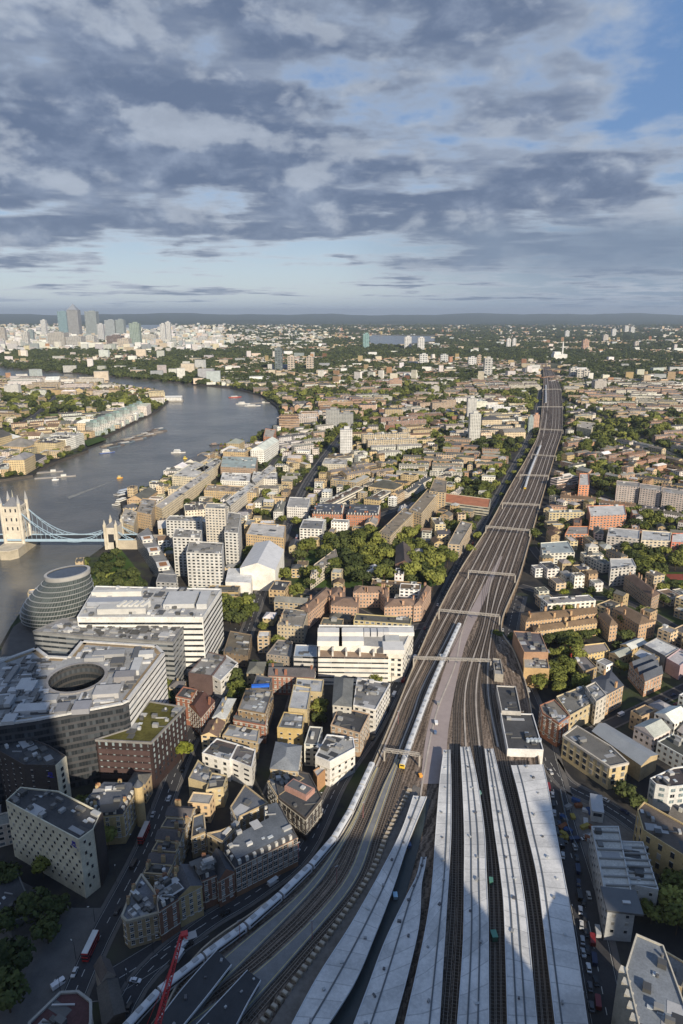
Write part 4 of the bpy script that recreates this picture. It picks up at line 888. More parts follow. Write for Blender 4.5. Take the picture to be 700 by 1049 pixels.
hero('terraced_house','row of red brick gabled houses below the blue glazed office','terraced house',[(275,692),(322,694),(323,684),(277,683)],14,(.28,.13,.09),(.12,.11,.11),roof='gable',rise=3,win=(2.8,3.1,1.2,1.6,'sash'),chim=5,cap=50,lm='the red brick gabled row')
hero('warehouse','old brown warehouse with planted roof terraces below the street trees','warehouse',[(229,668),(254,672),(258,650),(236,646)],(1,684),(.2,.15,.10),(.14,.12,.09),units=8,fac='ware',lm='the brown warehouse with planted terraces')
hero('apartment_building','tan apartment house left of the curving street, above the car lined road','apartment building',[(284,640),(311,642),(316,626),(292,622)],(1,659),(.46,.38,.26),(.22,.2,.17),units=8,fac='brick',chim=3,lm='the tan corner apartment house')
hero('warehouse','pale grey flat roofed block at the left of the blue glazed office','warehouse',[(273,670),(298,673),(300,657),(285,655)],12,(.3,.25,.2),(.2,.19,.18),units=6,fac='brick')
# -- middle
hero('church_hall','low white box hall with pale roof at the side of the street trees','hall',[(231,596),(257,597),(260,583),(234,582)],(0,612),WHT,(.62,.62,.61),units=0,parapet=0,lm='the low white hall')
hero('exhibition_hall','tall white hall with a pitched pale roof and blank white end wall','hall',[(246,582),(282,584),(291,563),(262,556)],(1,606),(.74,.71,.64),(.60,.60,.6),roof='gable',rise=6,mat_roof=M_metal,lm='the tall white pitched hall')
hero('warehouse','tan brick building with pale top floor behind the white pitched hall','warehouse',[(252,547),(291,551),(293,538),(258,535)],(1,566),(.5,.36,.2),(.5,.48,.45),units=6,fac='brick',lm='the tan building behind the white hall')
hero('town_house','white house at the corner beyond the tan building','house',[(294,519),(315,520),(318,510),(297,509)],(1,531),WHT,(.35,.34,.32),units=3,fac='brick',lm='the white corner house')
hero('town_house','white classical fronted building facing the tree lined street','house',[(307,541),(330,542),(332,533),(311,532)],(1,558),(.7,.68,.63),(.2,.2,.2),units=3,fac='flat',lm='the white classical building')
hero('mansion_block','red brick mansion block with dark roofs and white trim, left one of the pair','mansion block',[(320,526),(351,527),(353,518),(323,517)],(0,538),(.42,.17,.09),SL,roof='mansard',rise=2.5,fac='brick',chim=5,lm='the left red brick mansion block')
hero('mansion_block','red brick mansion block with dark roofs and white trim, right one of the pair','mansion block',[(355,527),(388,528),(390,519),(358,518)],(0,539),(.42,.17,.09),SL,roof='mansard',rise=2.5,fac='brick',chim=5)
EST=[([(308,623),(316,628),(341,606),(334,601)],'long curving brick estate block with brown pitched roof'),([(337,612),(353,612),(354,602),(340,602)],'short brick estate block beside the curving one'),([(339,620),(366,622),(368,612),(342,611)],'pink brick estate block left of the square garden corner'),([(362,607),(393,607),(394,601),(364,600)],'pink brick estate block facing the courtyard lawn'),([(390,608),(396,613),(399,605),(395,600)],'short linking block of the pink brick estate'),([(394,622),(425,620),(426,613),(396,613)],'pink brick estate block nearest the large white building'),([(424,621),(432,620),(442,602),(435,600)],'pink brick estate block beside the railway street')]
for k,(px,lb) in enumerate(EST): hero('estate_block',lb,'estate block',px,14,(.48,.31,.21),(.22,.15,.11),roof='hip',rise=3,fac='brick',chim=3,group='pink brick estate by the square',lm={0:'the curving estate block',5:'the pink brick estate'}.get(k))
hero('apartment_building','long pale apartment block with white front between the street trees','apartment building',[(318,590),(346,570),(344,562),(322,578)],14,(.55,.47,.36),(.25,.22,.18),units=6,fac='flat',lm='the pale block among the trees')
hero('church','old brick hall with steep dark roof among the square garden trees','church',[(405,578),(424,582),(420,560),(406,560)],14,(.2,.12,.09),(.10,.08,.07),roof='gable',rise=6,fac='brick',lm='the dark roofed hall in the garden')
hero('apartment_building','tan apartment block with white balconies beside the railway street','apartment building',[(459,557),(471,558),(484,536),(472,533)],(1,573),(.5,.38,.24),(.25,.23,.2),fac='flat',units=5,lm='the balconied tan block by the railway')
hero('warehouse','long low building with orange and green roof beside the railway','warehouse',[(453,514),(501,520),(503,511),(455,505)],11,(.45,.42,.33),(.42,.17,.09),units=0,fac='band',lm='the orange roofed low building')
hero('apartment_building','tall slab of tan flats stepping down toward the garden, left part','apartment building',[(388,545),(400,549),(425,524),(414,520)],20,(.48,.37,.22),(.24,.2,.15),fac='flat',units=6)
hero('apartment_building','tall slab of tan flats, middle part with stepped top floor','apartment building',[(419,522),(432,526),(449,505),(438,501)],22,(.5,.38,.22),(.24,.2,.15),fac='flat',units=6,lm='the tan slab flats')
hero('apartment_building','tall slab of tan flats, far end','apartment building',[(440,503),(457,505),(458,492),(445,490)],24,(.5,.38,.22),(.24,.2,.15),fac='flat',units=5)
# -- glass apartments with the brick clad tower
hero('tower_block','slim pale stone tower rising from the glass apartments','tower',[(210,520),(231,521),(232,516),(212,515)],(0,575),(.55,.50,.42),(.3,.3,.28),fac='tower',units=3,lm='the slim pale tower')
for px,h_,lb in[([(191,566),(227,567),(229,556),(194,554)],(0,604),'glass and white balcony apartment block, nearest of the cluster around the slim tower'),([(177,550),(205,551),(207,543),(180,541)],(0,590),'glass apartment block with cluttered roof left of the slim tower'),([(170,533),(205,534),(207,529),(174,528)],(0,560),'long glass apartment block behind and left of the slim tower'),([(230,545),(244,546),(247,526),(234,524)],(1,585),'narrow glass apartment block right of the slim tower')]:
    hero('apartment_building',lb,'apartment building',px,h_,(.55,.54,.51),(.26,.25,.23),fac='flat',units=9,lm='the glass apartment cluster' if 'nearest' in lb else None)
t_,q0,H,c=hero('apartment_building','long dark sided apartment building with three pale roof pavilions facing the park','apartment building',[(140,548),(171,592),(182,591),(152,540)],17,(.2,.2,.2),(.22,.22,.22),fac='flat',units=0,lm='the park side apartments with roof pavilions')
hero('apartment_building','grey end block of the park side apartments, closest to the white offices','apartment building',[(160,596),(181,597),(180,588),(163,587)],18,(.3,.3,.3),(.2,.2,.2),fac='flat',units=0)
for k,(x,y) in enumerate([(150.5,549),(157.5,561),(167,576)]):
    a=P(x,y,22); tt=thing('roof_pavilion',['far','middle','nearest'][k]+' pale roof pavilion with brown deck on the park side apartments','pavilion',(a[0],a[1],16.4),-1.2); q=MB(); q.box(0,0,0,3.6,12+k,10,0,c=(.6,.58,.53)); q.build('wall',F_flat,tt); q=MB(); q.box(0,0,3.6,3.9,13.5+k,11.5,0,c=(.66,.64,.6)); q.build('roof',M_wall,tt); q=MB(); q.box(0,0,3.9,4.0,8.5+k,7,0,c=(.32,.16,.08)); q.build('deck',M_wall,tt)
# -- right side
t_,q0,H,c=hero('station_building','dark roofed station building with white front above the broad canopy','station building',[(520,767),(557,768),(546,731),(513,730)],HT((520,767),786),(.66,.65,.62),FELT,units=6,parapet=.6,lm='the dark roofed station building')
for x,y in[(541,757),(545,757),(549,757),(553,757)]:
    a=P(x,y,H+1); q=MB(); q.cyl(a[0]-c[0],a[1]-c[1],H-.7,H+1.2,1.1,n=10,c=(.4,.45,.5)); q.build('roof_fan',M_metal,t_)
hero('station_building','smaller dark roofed building beyond the white fronted station building','station building',[(514,728),(534,729),(528.6,703),(508.6,702)],14,(.45,.43,.4),FELT,units=3)
hero('track_side_office','narrow grey roofed lineside building at the end of the terrace of tracks','lineside building',[(507,690),(516,691),(513,675),(505,674)],13,(.36,.33,.28),(.28,.27,.25),units=5)
hero('warehouse','yellow brick warehouse with rows of tall dark windows and slate roof','warehouse',[(577,753),(591,743),(626,764),(644,781),(625,785)],(4,809),(.50,.40,.23),(.14,.135,.125),win=(4.0,3.9,2.2,2.7,'dark',1.5),units=4,lm='the yellow brick warehouse',trim=(.5,.46,.4),cap=95)
hero('shed','grey metal clad shed with long shallow roof behind the yellow warehouse','shed',[(607,749),(657,784),(674,773),(620,741)],(1,801),(.42,.33,.2),(.26,.28,.30),roof='gable',rise=2.5,mat_roof=M_metal,lm='the grey metal shed')
hero('apartment_building','curved corner block with white balconies and blue glass, right edge of the photo','apartment building',[(666,797),(672,803),(686,806),(712,803),(712,783),(690,786)],(1,828),(.6,.6,.58),(.07,.06,.06),win=(3.4,3.4,2.4,1.8,'curt',1.6),units=8,lm='the curved corner block')
hero('warehouse','brown brick building with long dark gabled roof and roof lights, lower right','warehouse',[(653,829),(659,850),(710,882),(716,852),(660,821)],HT((659,850),882),(.48,.36,.18),(.12,.10,.085),roof='flat',win=(5,5,1.8,3.0,'dark',2),units=7,lm='the brown roofed brick building')
t_,q0,H,c=hero('market_building','long grey building with ribbed pale roof panels beside the goods yard, left half','office building',[(606,846),(634,846),(651,933),(623,931)],(2,965),(.40,.41,.41),(.52,.51,.47),units=3,win=(4.2,3.8,1.2,1.6,'dark',2.4),lm='the ribbed pale roof building',cap=90)
t2,q2,H2,c2=hero('market_building','long grey building with ribbed pale roof panels beside the goods yard, right half','office building',[(634,861),(659,862),(675,911),(646,906)],(2,939),(.44,.45,.45),(.52,.51,.47),units=3,win=(4.2,3.8,1.2,1.6,'dark',2.4),cap=60)
for (tt,hh,cc0,x0a,x1a,ya,yb) in((t_,H,c,608,634,850,905),(t2,H2,c2,637,664,866,905)):
    for k in range(7):
        y=ya+(yb-ya)*k/6; dx=(y-ya)*.24; a=P(x0a+dx,y,hh+.5); b=P(x1a+dx,y+1,hh+.5); q=MB(); q.beam((a[0]-cc0[0],a[1]-cc0[1],hh-.3),(b[0]-cc0[0],b[1]-cc0[1],hh-.3),.7,.8,c=(.22,.22,.21)); q.build('roof_rib',M_metal,tt)
a=P(637,922,H+.3); q=MB(); q.box(a[0]-c[0],a[1]-c[1],H-.6,H+.3,14,12,-.15,c=(.10,.105,.11)); q.build('dark_roof_panel',M_metal,t_)
t_,q0,H,c=hero('office_building','office with blue grey flat roof and zigzag cream window wall, bottom right corner','office building',[(641,992),(652,956),(680,968),(712,1056),(712,1110),(664,1090)],30,(.45,.42,.35),(.19,.21,.235),units=8,win=(3.6,3.6,1.4,1.9,'plain',1.5),cap=80,lm='the blue grey roofed corner office')
for k in range(8):
    f=k/8; a=P(641+23*f,992+98*f,30); q=MB(); q.box(a[0]-c[0]-.6,a[1]-c[1],0,29.6,2.4,2.4,.9,c=(.52,.49,.42)); q.build('bay',M_wall,t_)
hero('warehouse','rounded corner brick building beside the viaduct lane, left of the yellow arched one','warehouse',[(553,722),(556,730),(573,741),(584,733),(568,716)],(2,766),(.28,.13,.08),(.2,.18,.15),units=7,win=(3,3.3,1.3,1.9,'sash',1.5),cap=60,lm='the rounded brick corner building')
hero('warehouse','yellow brick building with arched windows and grey roof next to the rounded corner','warehouse',[(584,733),(611,718),(598,702),(570,713)],(0,752),(.46,.38,.24),(.17,.165,.15),units=8,win=(4,3.8,1.8,2.0,'dark',1.6),cap=40,lm='the yellow arched building')
hero('warehouse','pale stone fronted house right of the yellow arched building','warehouse',[(611,719),(622,712),(610,698),(600,703)],17,(.5,.46,.4),(.2,.2,.19),units=3,win=(3,3.4,1.4,1.8,'sash'),cap=20)
hero('warehouse','orange lit brick block with slate roof and white dressings along the cross street','warehouse',[(619,713),(639,702),(626,687),(606,697)],(0,735),(.45,.29,.16),SL,roof='hip',rise=3,win=(2.8,3.3,1.3,1.9,'sash'),cap=50,chim=2,lm='the orange brick slate roofed block')
hero('warehouse','brick building with three gables and white windows on the cross street','warehouse',[(661,698),(679,690),(668,672),(645,680)],(0,714),(.42,.25,.16),SL,roof='saw',rise=4,win=(2.7,3.2,1.3,1.7,'sash'),cap=40,lm='the triple gabled building')
hero('warehouse','tall brick office block with flat dark roof right of the railway','office building',[(537,668),(562,668),(554,648),(526,646)],(0,694),(.36,.22,.14),(.11,.10,.105),units=8,lm='the tall brick office block',win=(6,4,.8,1,'dark',30))
hero('warehouse','lower brick block in front of the tall brick office block','office building',[(537,684),(563,685),(561,672),(536,671)],(0,704),(.45,.31,.16),(.4,.38,.33),units=7)
hero('warehouse','yellow building with a row of arched windows beside a small lawn','school',[(600,671),(625,666),(620,658),(592,661)],(0,681),(.56,.42,.2),(.34,.29,.25),units=0,fac='brick',lm='the yellow arcaded school')
hero('warehouse','grey roofed wing running toward the lawn left of the arcaded school','school',[(588,674),(598,688),(612,683),(598,669)],10,(.3,.22,.12),(.2,.18,.17),units=2,fac='brick')
hero('shed','large white roofed market shed at the right edge','shed',[(660,660),(682,672),(696,664),(673,653)],11,(.3,.29,.28),(.56,.56,.54),roof='flat',units=2,lm='the white roofed market shed')
hero('shed','shed with pale blue grey roof left of the white roofed market shed','shed',[(649,670),(667,680),(676,673),(656,663)],12,(.35,.27,.15),(.40,.41,.43),units=2,fac='ware')
hero('shed','pink trimmed low building beside the white roofed market shed','shed',[(683,674),(697,682),(710,672),(697,664)],11,(.42,.31,.32),(.45,.42,.42),units=2)
a=P(579,671,0); tt=thing('pavilion','small red pavilion with pointed roof among trees','pavilion',(a[0],a[1],0)); q=MB(); q.box(0,0,0,5,9,8,.3,c=(.45,.07,.05)); q.build('wall',M_wall,tt); q=MB(); q.cyl(0,0,5,9,6.5,.4,n=4,c=(.5,.12,.1)); q.build('roof',M_wall,tt)
lb_=['nearest','second','third','fourth']
hero('estate_block','long brown roofed estate block with white galleries and chimneys behind the poplar row','estate block',[(539,637),(612,628),(611,622),(534,628)],14,(.48,.32,.18),(.19,.13,.08),roof='hip',rise=3,fac='brick',chim=9,group='brown roofed estate right of the railway',lm='the long brown roofed estate block')
hero('estate_block','brown roofed estate block parallel to the poplar row, nearer the viewer','estate block',[(548,647),(612,638),(611,633),(546,641)],11,(.5,.36,.2),(.19,.13,.08),roof='hip',rise=2.5,fac='brick',chim=7,group='brown roofed estate right of the railway')
hero('estate_block','short brown roofed estate block end on beside a round tree','estate block',[(625,641),(633,640),(622,627),(613,629)],14,(.45,.3,.18),(.17,.12,.08),roof='hip',rise=3,fac='brick',chim=2,group='brown roofed estate right of the railway')
hero('estate_block','brown roofed estate block angled away right of the round tree','estate block',[(655,640),(672,636),(640,620),(628,623)],14,(.45,.3,.18),(.17,.12,.08),roof='hip',rise=3,fac='brick',chim=4,group='brown roofed estate right of the railway',lm='the angled brown estate block')
hero('estate_block','long curved dark roofed terrace with white top band near the sports pitch','estate block',[(668,612),(676,608),(650,588),(640,590)],13,(.36,.25,.17),(.13,.09,.07),roof='hip',rise=3,fac='brick',chim=6,lm='the curved dark terrace by the pitch')
hero('apartment_building','orange brick apartment block with white balconies and pale roof right of the railway','apartment building',[(605,529),(642,527),(640,517),(602,518)],(1,541),(.52,.21,.10),(.55,.54,.51),units=4,fac='flat',lm='the orange brick apartment block',parapet=1)
hero('apartment_building','small orange brick block below the orange apartment block','apartment building',[(579,547),(603,547),(603,539),(583,539)],(0,558),(.5,.2,.09),(.3,.27,.24),units=2,fac='flat',lm='the small orange brick block')
hero('apartment_building','white walled block with green tinted roof beside the railway','apartment building',[(556,567),(589,566),(582,554),(554,556)],(1,577),(.62,.6,.52),(.32,.36,.36),units=3,fac='flat',lm='the green tinted roof block')
hero('apartment_building','bright orange ended block at the top of the apartments right of the railway','apartment building',[(593,497),(604,497),(603,485),(594,485)],24,(.62,.22,.09),(.5,.48,.44),units=2,fac='flat')
for k,(x0,x1,y0,y1) in enumerate([(632,655,497,499),(656,678,500,503),(679,702,504,507)]):
    hero('apartment_building',['left','middle','right'][k]+' part of the long grey and pink slab of flats at the right edge','apartment building',[(x0,y0),(x1,y1),(x1,y1-5),(x0,y0-5)],22,(.5,.42,.38),(.3,.28,.25),units=3,fac='tower',lm='the long pink grey slab' if k==1 else None)
hero('apartment_building','large modern apartment range with glazed top floors','apartment building',[(622,549),(655,552),(656,543),(624,540)],(1,566),(.42,.38,.35),(.42,.42,.41),units=6,fac='flat',lm='the modern apartment range')
hero('apartment_building','cream modern apartment range with red corner at the right edge','apartment building',[(657,553),(687,554),(688,545),(658,543)],(1,566),(.6,.52,.38),(.45,.45,.44),units=6,fac='flat')
hero('apartment_building','red corner block closing the cream apartment range','apartment building',[(688,555),(712,556),(712,546),(689,546)],(0,567),(.5,.14,.08),(.6,.58,.55),units=2,fac='flat')
hero('apartment_building','grey glazed apartment building with terraces at the centre of the right side','apartment building',[(626,583),(652,580),(648,572),(625,572)],(0,601),(.45,.43,.4),(.5,.5,.48),units=5,fac='flat',lm='the grey terraced apartments')
hero('apartment_building','cream apartment block with round corner right of the line, beyond the slab','apartment building',[(591,437),(606,440),(610,433),(592,431)],(1,450),(.6,.54,.36),(.4,.36,.3),units=4,fac='flat',lm='the cream round cornered block')
# -- riverside warehouses
for px,h_,wc_,rc_,lb in[
 ([(158,518),(166,521),(216,486),(208,483)],17,(.62,.52,.35),(.45,.42,.38),'long cream riverside warehouse range with terraced roof'),
 ([(176,487),(200,489),(216,478),(200,472)],18,(.66,.58,.42),(.5,.48,.44),'cream riverside warehouse at the water edge'),
 ([(200,481),(212,484),(228,472),(222,469)],18,(.66,.58,.42),(.38,.37,.35),'cream riverside warehouse continuing upstream of the floating gardens'),
 ([(122,534),(137,539),(141,524),(128,520)],20,(.6,.48,.3),(.4,.36,.3),'cream warehouse beside the bridge abutment'),
 ([(140,524),(155,527),(160,512),(146,510)],20,(.45,.33,.2),(.3,.27,.23),'tan warehouse second from the bridge'),
 ([(226,478),(262,480),(264,468),(228,467)],(0,490),(.36,.25,.17),(.34,.40,.38),'brick riverside block with green glazed roof next to the floating gardens'),
 ([(226,492),(256,493),(257,485),(228,484)],13,(.7,.67,.6),(.6,.58,.54),'bright white low block behind the green roofed riverside block'),
 ([(258,490),(284,491),(284,484),(260,483)],14,(.68,.64,.56),(.55,.53,.5),'white low block right of the bright white one'),
 ([(209,502),(263,505),(265,499),(213,496)],14,(.5,.37,.2),(.34,.27,.2),'long tan brick warehouse with ribbed roof across the old docks'),
 ([(214,537),(235,519),(227,516),(207,533)],16,(.62,.57,.47),(.55,.53,.5),'cream warehouse range lining the lane right of the slim tower'),
 ([(236,518),(262,497),(256,494),(231,513)],15,(.6,.55,.46),(.5,.49,.46),'white terraced warehouse range further up the lane'),
 ([(262,496),(283,479),(277,476),(258,491)],15,(.58,.52,.42),(.45,.44,.42),'pale warehouse range at the far end of the lane'),
 ([(330,475),(355,476),(356,470),(333,469)],13,(.55,.5,.4),(.4,.38,.35),'pale warehouse below the white tower block')]:
    hero('warehouse',lb,'warehouse',px,h_,wc_,rc_,units=16,fac='brick',lm='the ribbed tan warehouse' if 'ribbed' in lb else 'the green roofed riverside block' if 'green glazed' in lb else 'the lane side cream range' if 'lining' in lb else None)
a=P(270,444,0); t_,q0,H,c=hero('apartment_building','orange and tan riverside apartment block at the bend of the river','apartment building',[(270,447),(280,448),(283,440),(272,439)],16,(.55,.22,.10),(.4,.36,.3),units=2,fac='flat',lm='the orange block at the river bend')
# -- towers
FAC['fartower']=facade('far_tower_facade',12,9,.6,.5,(.4,.4,.4),glass=(.06,.07,.08),vo=.25,edge=0,var=.6)
def tower(label,x0,x1,yt,yb,wc,deep=.8,fac='tower',cat='tower block',lm=None,cap=None,group=None,rc=(.3,.3,.3)):
    a=P(x0,yb); b=P(x1,yb); wd=b[0]-a[0]; cx=(a[0]+b[0])/2; cy=a[1]+wd*deep/2; _,bb,cc_=ray((x0+x1)/2,yt); h=CAMZ+cc_/bb*a[1]
    wc=tuple(v*.82 for v in wc); t_=thing('tower_block',label,cat,(cx,cy,0),0,group); fac='tower' if a[1]<2600 else 'fartower'; q=MB(); q.box(0,0,0,h,wd,wd*deep,0,0,1,c=wc,ct=rc); q.build('wall',[FAC[fac],M_roof],t_); mark(rect(cx,cy,wd,wd*deep),6)
    q=MB(); q.box(wd*.05,0,h,h+min(6,h*.05)+2,wd*.45,wd*deep*.4,0,c=[v*.9 for v in wc]); q.build('plant_room',M_wall,t_)
    if cap=='pyramid': q=MB(); q.cyl(0,0,h,h+wd*.55,wd*.62,.5,n=4,c=(.25,.27,.3)); o=q.build('pyramid_roof',M_metal,t_); o.rotation_euler=(0,0,rad(45))
    HERO.append(((x0+x1)/2,(yt+yb)/2,lm)); return t_,h
tower('white slab tower block standing alone below the river bend',348.6,361,440,467,(.75,.74,.72),lm='the lone white tower')
tower('nearer and taller of the two pale tower blocks left of the railway',480.5,491.5,424,454,(.66,.65,.6),lm='the twin pale towers')
tower('farther of the two pale tower blocks left of the railway',478.5,487.5,408,431,(.64,.63,.6))
tower('dark glass tower right of the river bend',282,289.5,357,381,(.16,.19,.19),lm='the dark glass tower')
tower('tan tower block right of the dark glass tower',295,302,365,381,(.55,.47,.38),group='paired tan towers'); tower('tan tower block, right one of the pair by the dark tower',314,321.5,366,381,(.55,.47,.38),group='paired tan towers')
tower('grey stepped office tower beyond the old docks',334,348,420,440,(.4,.4,.38)); tower('lower grey wing of the stepped office tower',347,362,424,440,(.36,.36,.34))
for x0,x1,yt,yb,c_,lb in[(372,378.5,342,357,(.25,.42,.40),'teal glass tower beside the far river reach'),(414.5,421.5,345,358,(.75,.74,.72),'white tower at the far river, left of two'),(428,435,346,359,(.75,.74,.72),'white tower at the far river, right of two'),(430,438,363,375,(.7,.7,.68),'white tower block behind the middle woodland, left'),(451.5,459,363.5,372,(.62,.63,.62),'pale grey slab behind the middle woodland'),(480,488,366,375,(.72,.71,.69),'white slab beside the tall grey tower'),(489,493,364,374,(.5,.4,.3),'small brown tower between two white slabs'),(496,504,367,387,(.52,.51,.48),'tall grey tower block left of the far railway'),(519,523,347,357,(.75,.74,.72),'left one of two tiny white towers left of the far tracks'),(525,528.5,347,357,(.75,.74,.72),'right one of two tiny white towers left of the far tracks'),(541,546,427,443,(.35,.42,.42),'glass fronted block beside the railway bend'),(546,552,425,441,(.62,.36,.24),'white and orange block beside the railway bend'),(584,590,377,388,(.6,.58,.54),'first of three cream blocks right of the far railway'),(591,597,379,389,(.58,.54,.48),'second of three cream blocks right of the far railway'),(598,604,379,388,(.6,.56,.5),'third of three cream blocks right of the far railway'),(609,621,390,400,(.55,.5,.45),'squat tan tower right of the three cream blocks'),(640,644,334,341,(.7,.7,.68),'left tower of a tiny pair on the right skyline'),(646,650,335,342,(.7,.7,.68),'right tower of a tiny pair on the right skyline'),(618,623,343,350,(.6,.55,.5),'small tan tower on the right plain'),(650,654,350,357,(.55,.5,.45),'small brown tower far right'),(579,583,339,347,(.7,.7,.7),'thin white tower right of the chimney'),(597,603,348,359,(.55,.35,.25),'brick coloured tower right of the chimney'),(627,631,337,345,(.72,.72,.7),'white block on the right plain'),(12,20,394,406,(.72,.7,.66),'white slab block on the north bank, left'),(5,13,395,404,(.72,.7,.66),'white slab block on the north bank, far left'),(399,412,389,397,(.5,.3,.2),'orange brick slab in the middle woodland'),(442,450,396,404,(.6,.56,.5),'cream slab beyond the woodland')]:
    tower(lb,x0,x1,yt,yb,c_)
# docklands cluster
for x0,x1,yt,yb,c_,lb,cp in[(61,70,319,343,(.25,.38,.42),'teal glass tower at the left of the docklands cluster',None),(71,82,317.5,345,(.36,.36,.36),'tallest grey docklands tower with a pyramid top','pyramid'),(89,100.5,319,346,(.32,.36,.36),'grey green tower right of the pyramid topped one',None),(108.5,118.5,328,346,(.42,.46,.47),'pale glass tower in the docklands, centre',None),(119.5,128,327.5,346,(.34,.39,.38),'green grey tower touching the pale glass one',None),(134,144,331,355,(.34,.42,.36),'greenish tower at the right of the docklands',None),(43.5,48.5,328,347,(.7,.7,.68),'slim white tower left of the docklands cluster',None),(50,67,341,356,(.5,.47,.42),'broad curved pale office block below the teal tower',None),(68,84,345,356,(.5,.48,.44),'pale office block in front of the tallest tower',None),(85,97,344,355,(.62,.6,.55),'white arched office block right of the tallest tower',None),(110,125,344,357,(.20,.15,.13),'dark brown docklands block',None),(121,133,347,358,(.6,.52,.42),'stepped cream docklands block',None),(165,170,332,352,(.72,.71,.68),'white twin tower right of the docklands, left one',None),(170.5,175.5,330,351,(.72,.71,.68),'white twin tower right of the docklands, right one',None),(30,35,338,352,(.3,.36,.36),'dark glass tower left of the slim white one',None),(24,30,340,356,(.62,.6,.56),'cream tower far left of the docklands',None),(101,107,332,350,(.62,.62,.62),'white tower between grey docklands towers',None),(146,160,343,352,(.6,.57,.5),'cream block right of the greenish tower',None),(182,187,346,352,(.66,.62,.55),'small cream tower beyond the docklands',None),(0,6,336,350,(.5,.46,.4),'tan tower at the left edge',None),(215,222,346,353,(.66,.66,.64),'white tower above the river peninsula',None),(204,212,345,353,(.6,.6,.58),'pale tower left of the white peninsula tower',None),(196,202,346,354,(.7,.69,.66),'bright pale tower in the middle of the peninsula',None),(236,240,346,354,(.7,.7,.68),'white tower far beyond the river bend',None)]:
    tower(lb,x0,x1,yt,yb,c_,cap=cp,group=None,lm='the pyramid topped tower' if cp else None)
a=P(571,370); t_=thing('incinerator','white boxy works with a tall thin chimney beside the far railway','works',(a[0]+20,a[1]+40,0)); HERO.append((574,365,'the chimney works'))
q=MB(); q.box(0,0,0,34,70,50,0,c=(.66,.65,.62)); q.build('hall',M_wall,t_); q=MB(); q.box(-14,0,34,46,34,40,0,c=(.7,.69,.66)); q.build('upper_hall',M_wall,t_); q=MB(); q.cyl(16,0,30,98,4.5,3.4,c=(.6,.59,.57)); q.build('chimney',M_wall,t_)
# viewpoint skyscraper, and unseen towers added and sized to cast the station shadows
def offtower(label,cx,cy,lx,ly,h,taper=1.0,lx1=None,col=(.3,.33,.36)):
    t_=thing('skyscraper' if h>200 else 'unseen_shade_tower',label,'tower',(cx,cy,0)); q=MB()
    a=rect(0,0,lx,ly); b=rect(0,0,lx*taper,ly*taper)
    for i in range(4):
        j=(i+1)%4; l=math.dist(a[i],a[j]); q.face([(*a[i],0),(*a[j],0),(*b[j],h),(*b[i],h)],0,col,[(0,0),(l,0),(l,h),(0,h)])
    q.face([(*v,h) for v in b],0,col); q.build('glass_wall',F_band,t_)
offtower('glass skyscraper whose upper terrace is the viewpoint',-6,-40,72,58,304,.14)
offtower('unseen office tower added below the viewpoint to cast shade',-34,40,118,30,126)
offtower('unseen office block added to cast shade on the station canopies',74,40,124,26,112)
offtower('unseen hospital tower placed to shade the right of the station',231,20,44,40,132)
# ---------------------------------------------------------------- trees
def crown_mesh(seed,leaves=620,size=.17,m=0,tall=1.0):
    rr=random.Random(seed); q=MB(); lobes=[]
    for i in range(9):
        a=rr.uniform(0,6.28); e=rr.uniform(-.5,1.1); d=rr.uniform(.32,.58); lobes.append((d*math.cos(a)*math.cos(e),d*math.sin(a)*math.cos(e),d*math.sin(e)*.8*tall,rr.uniform(.34,.52)))
    for k in range(leaves):
        L_=rr.choice(lobes); u=Vector((rr.gauss(0,1),rr.gauss(0,1),rr.gauss(0.25,1))).normalized(); r=L_[3]*rr.uniform(.8,1.04)
        p=Vector(L_[:3])+Vector((u.x,u.y,u.z*.9))*r
        n=(u+Vector((rr.uniform(-.55,.55),rr.uniform(-.55,.55),rr.uniform(-.35,.55)))).normalized(); a=n.orthogonal().normalized(); a.rotate(__import__('mathutils').Quaternion(n,rr.uniform(0,6.28))); b=n.cross(a); s_=size*rr.uniform(.55,1.1)
        q.face([tuple(p+a*s_*.6-b*s_*.5),tuple(p+a*s_*.5+b*s_*.6),tuple(p-a*s_*.6+b*s_*.45),tuple(p-a*s_*.45-b*s_*.6)])
    return q.mesh('crown',[M_leaf[m]])
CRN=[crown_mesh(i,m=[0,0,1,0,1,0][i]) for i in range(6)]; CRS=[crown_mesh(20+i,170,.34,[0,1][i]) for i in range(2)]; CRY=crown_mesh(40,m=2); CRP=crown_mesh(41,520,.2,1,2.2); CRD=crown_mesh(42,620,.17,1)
q=MB(); q.cyl(0,0,0,1,.05,.03,6)
for k in range(4): a=k*1.6; q.beam((0,0,.75),(math.cos(a)*.3,math.sin(a)*.3,1.25),.03)
TRUNK=q.mesh('trunk',[M_wood])
TREES=[] # (x,y,r,kind)
def tree_obj(x,y,r,kind,label,group,parts=True):
    h=r*1.0 if kind!='poplar' else r*1.3
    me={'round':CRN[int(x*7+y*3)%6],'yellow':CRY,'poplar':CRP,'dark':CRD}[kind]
    t_=thing('broadleaf_tree',label,'tree',(x,y,0),R.uniform(0,6),group)
    put('crown',me,t_,(0,0,h*.55+r*.62),R.uniform(0,6),(r*1.15,r*1.15,r*.95*(1 if kind!='poplar' else .9)))
    put('trunk',TRUNK,t_,(0,0,0),0,(r*.8,r*.8,h*.9)); return t_
def tree_at(px,py,r,kind='round'):
    x,y=P(px,py,r*.9); TREES.append((x,y,r,kind,1)); mark(rect(x,y,r*1.3,r*1.3),0)
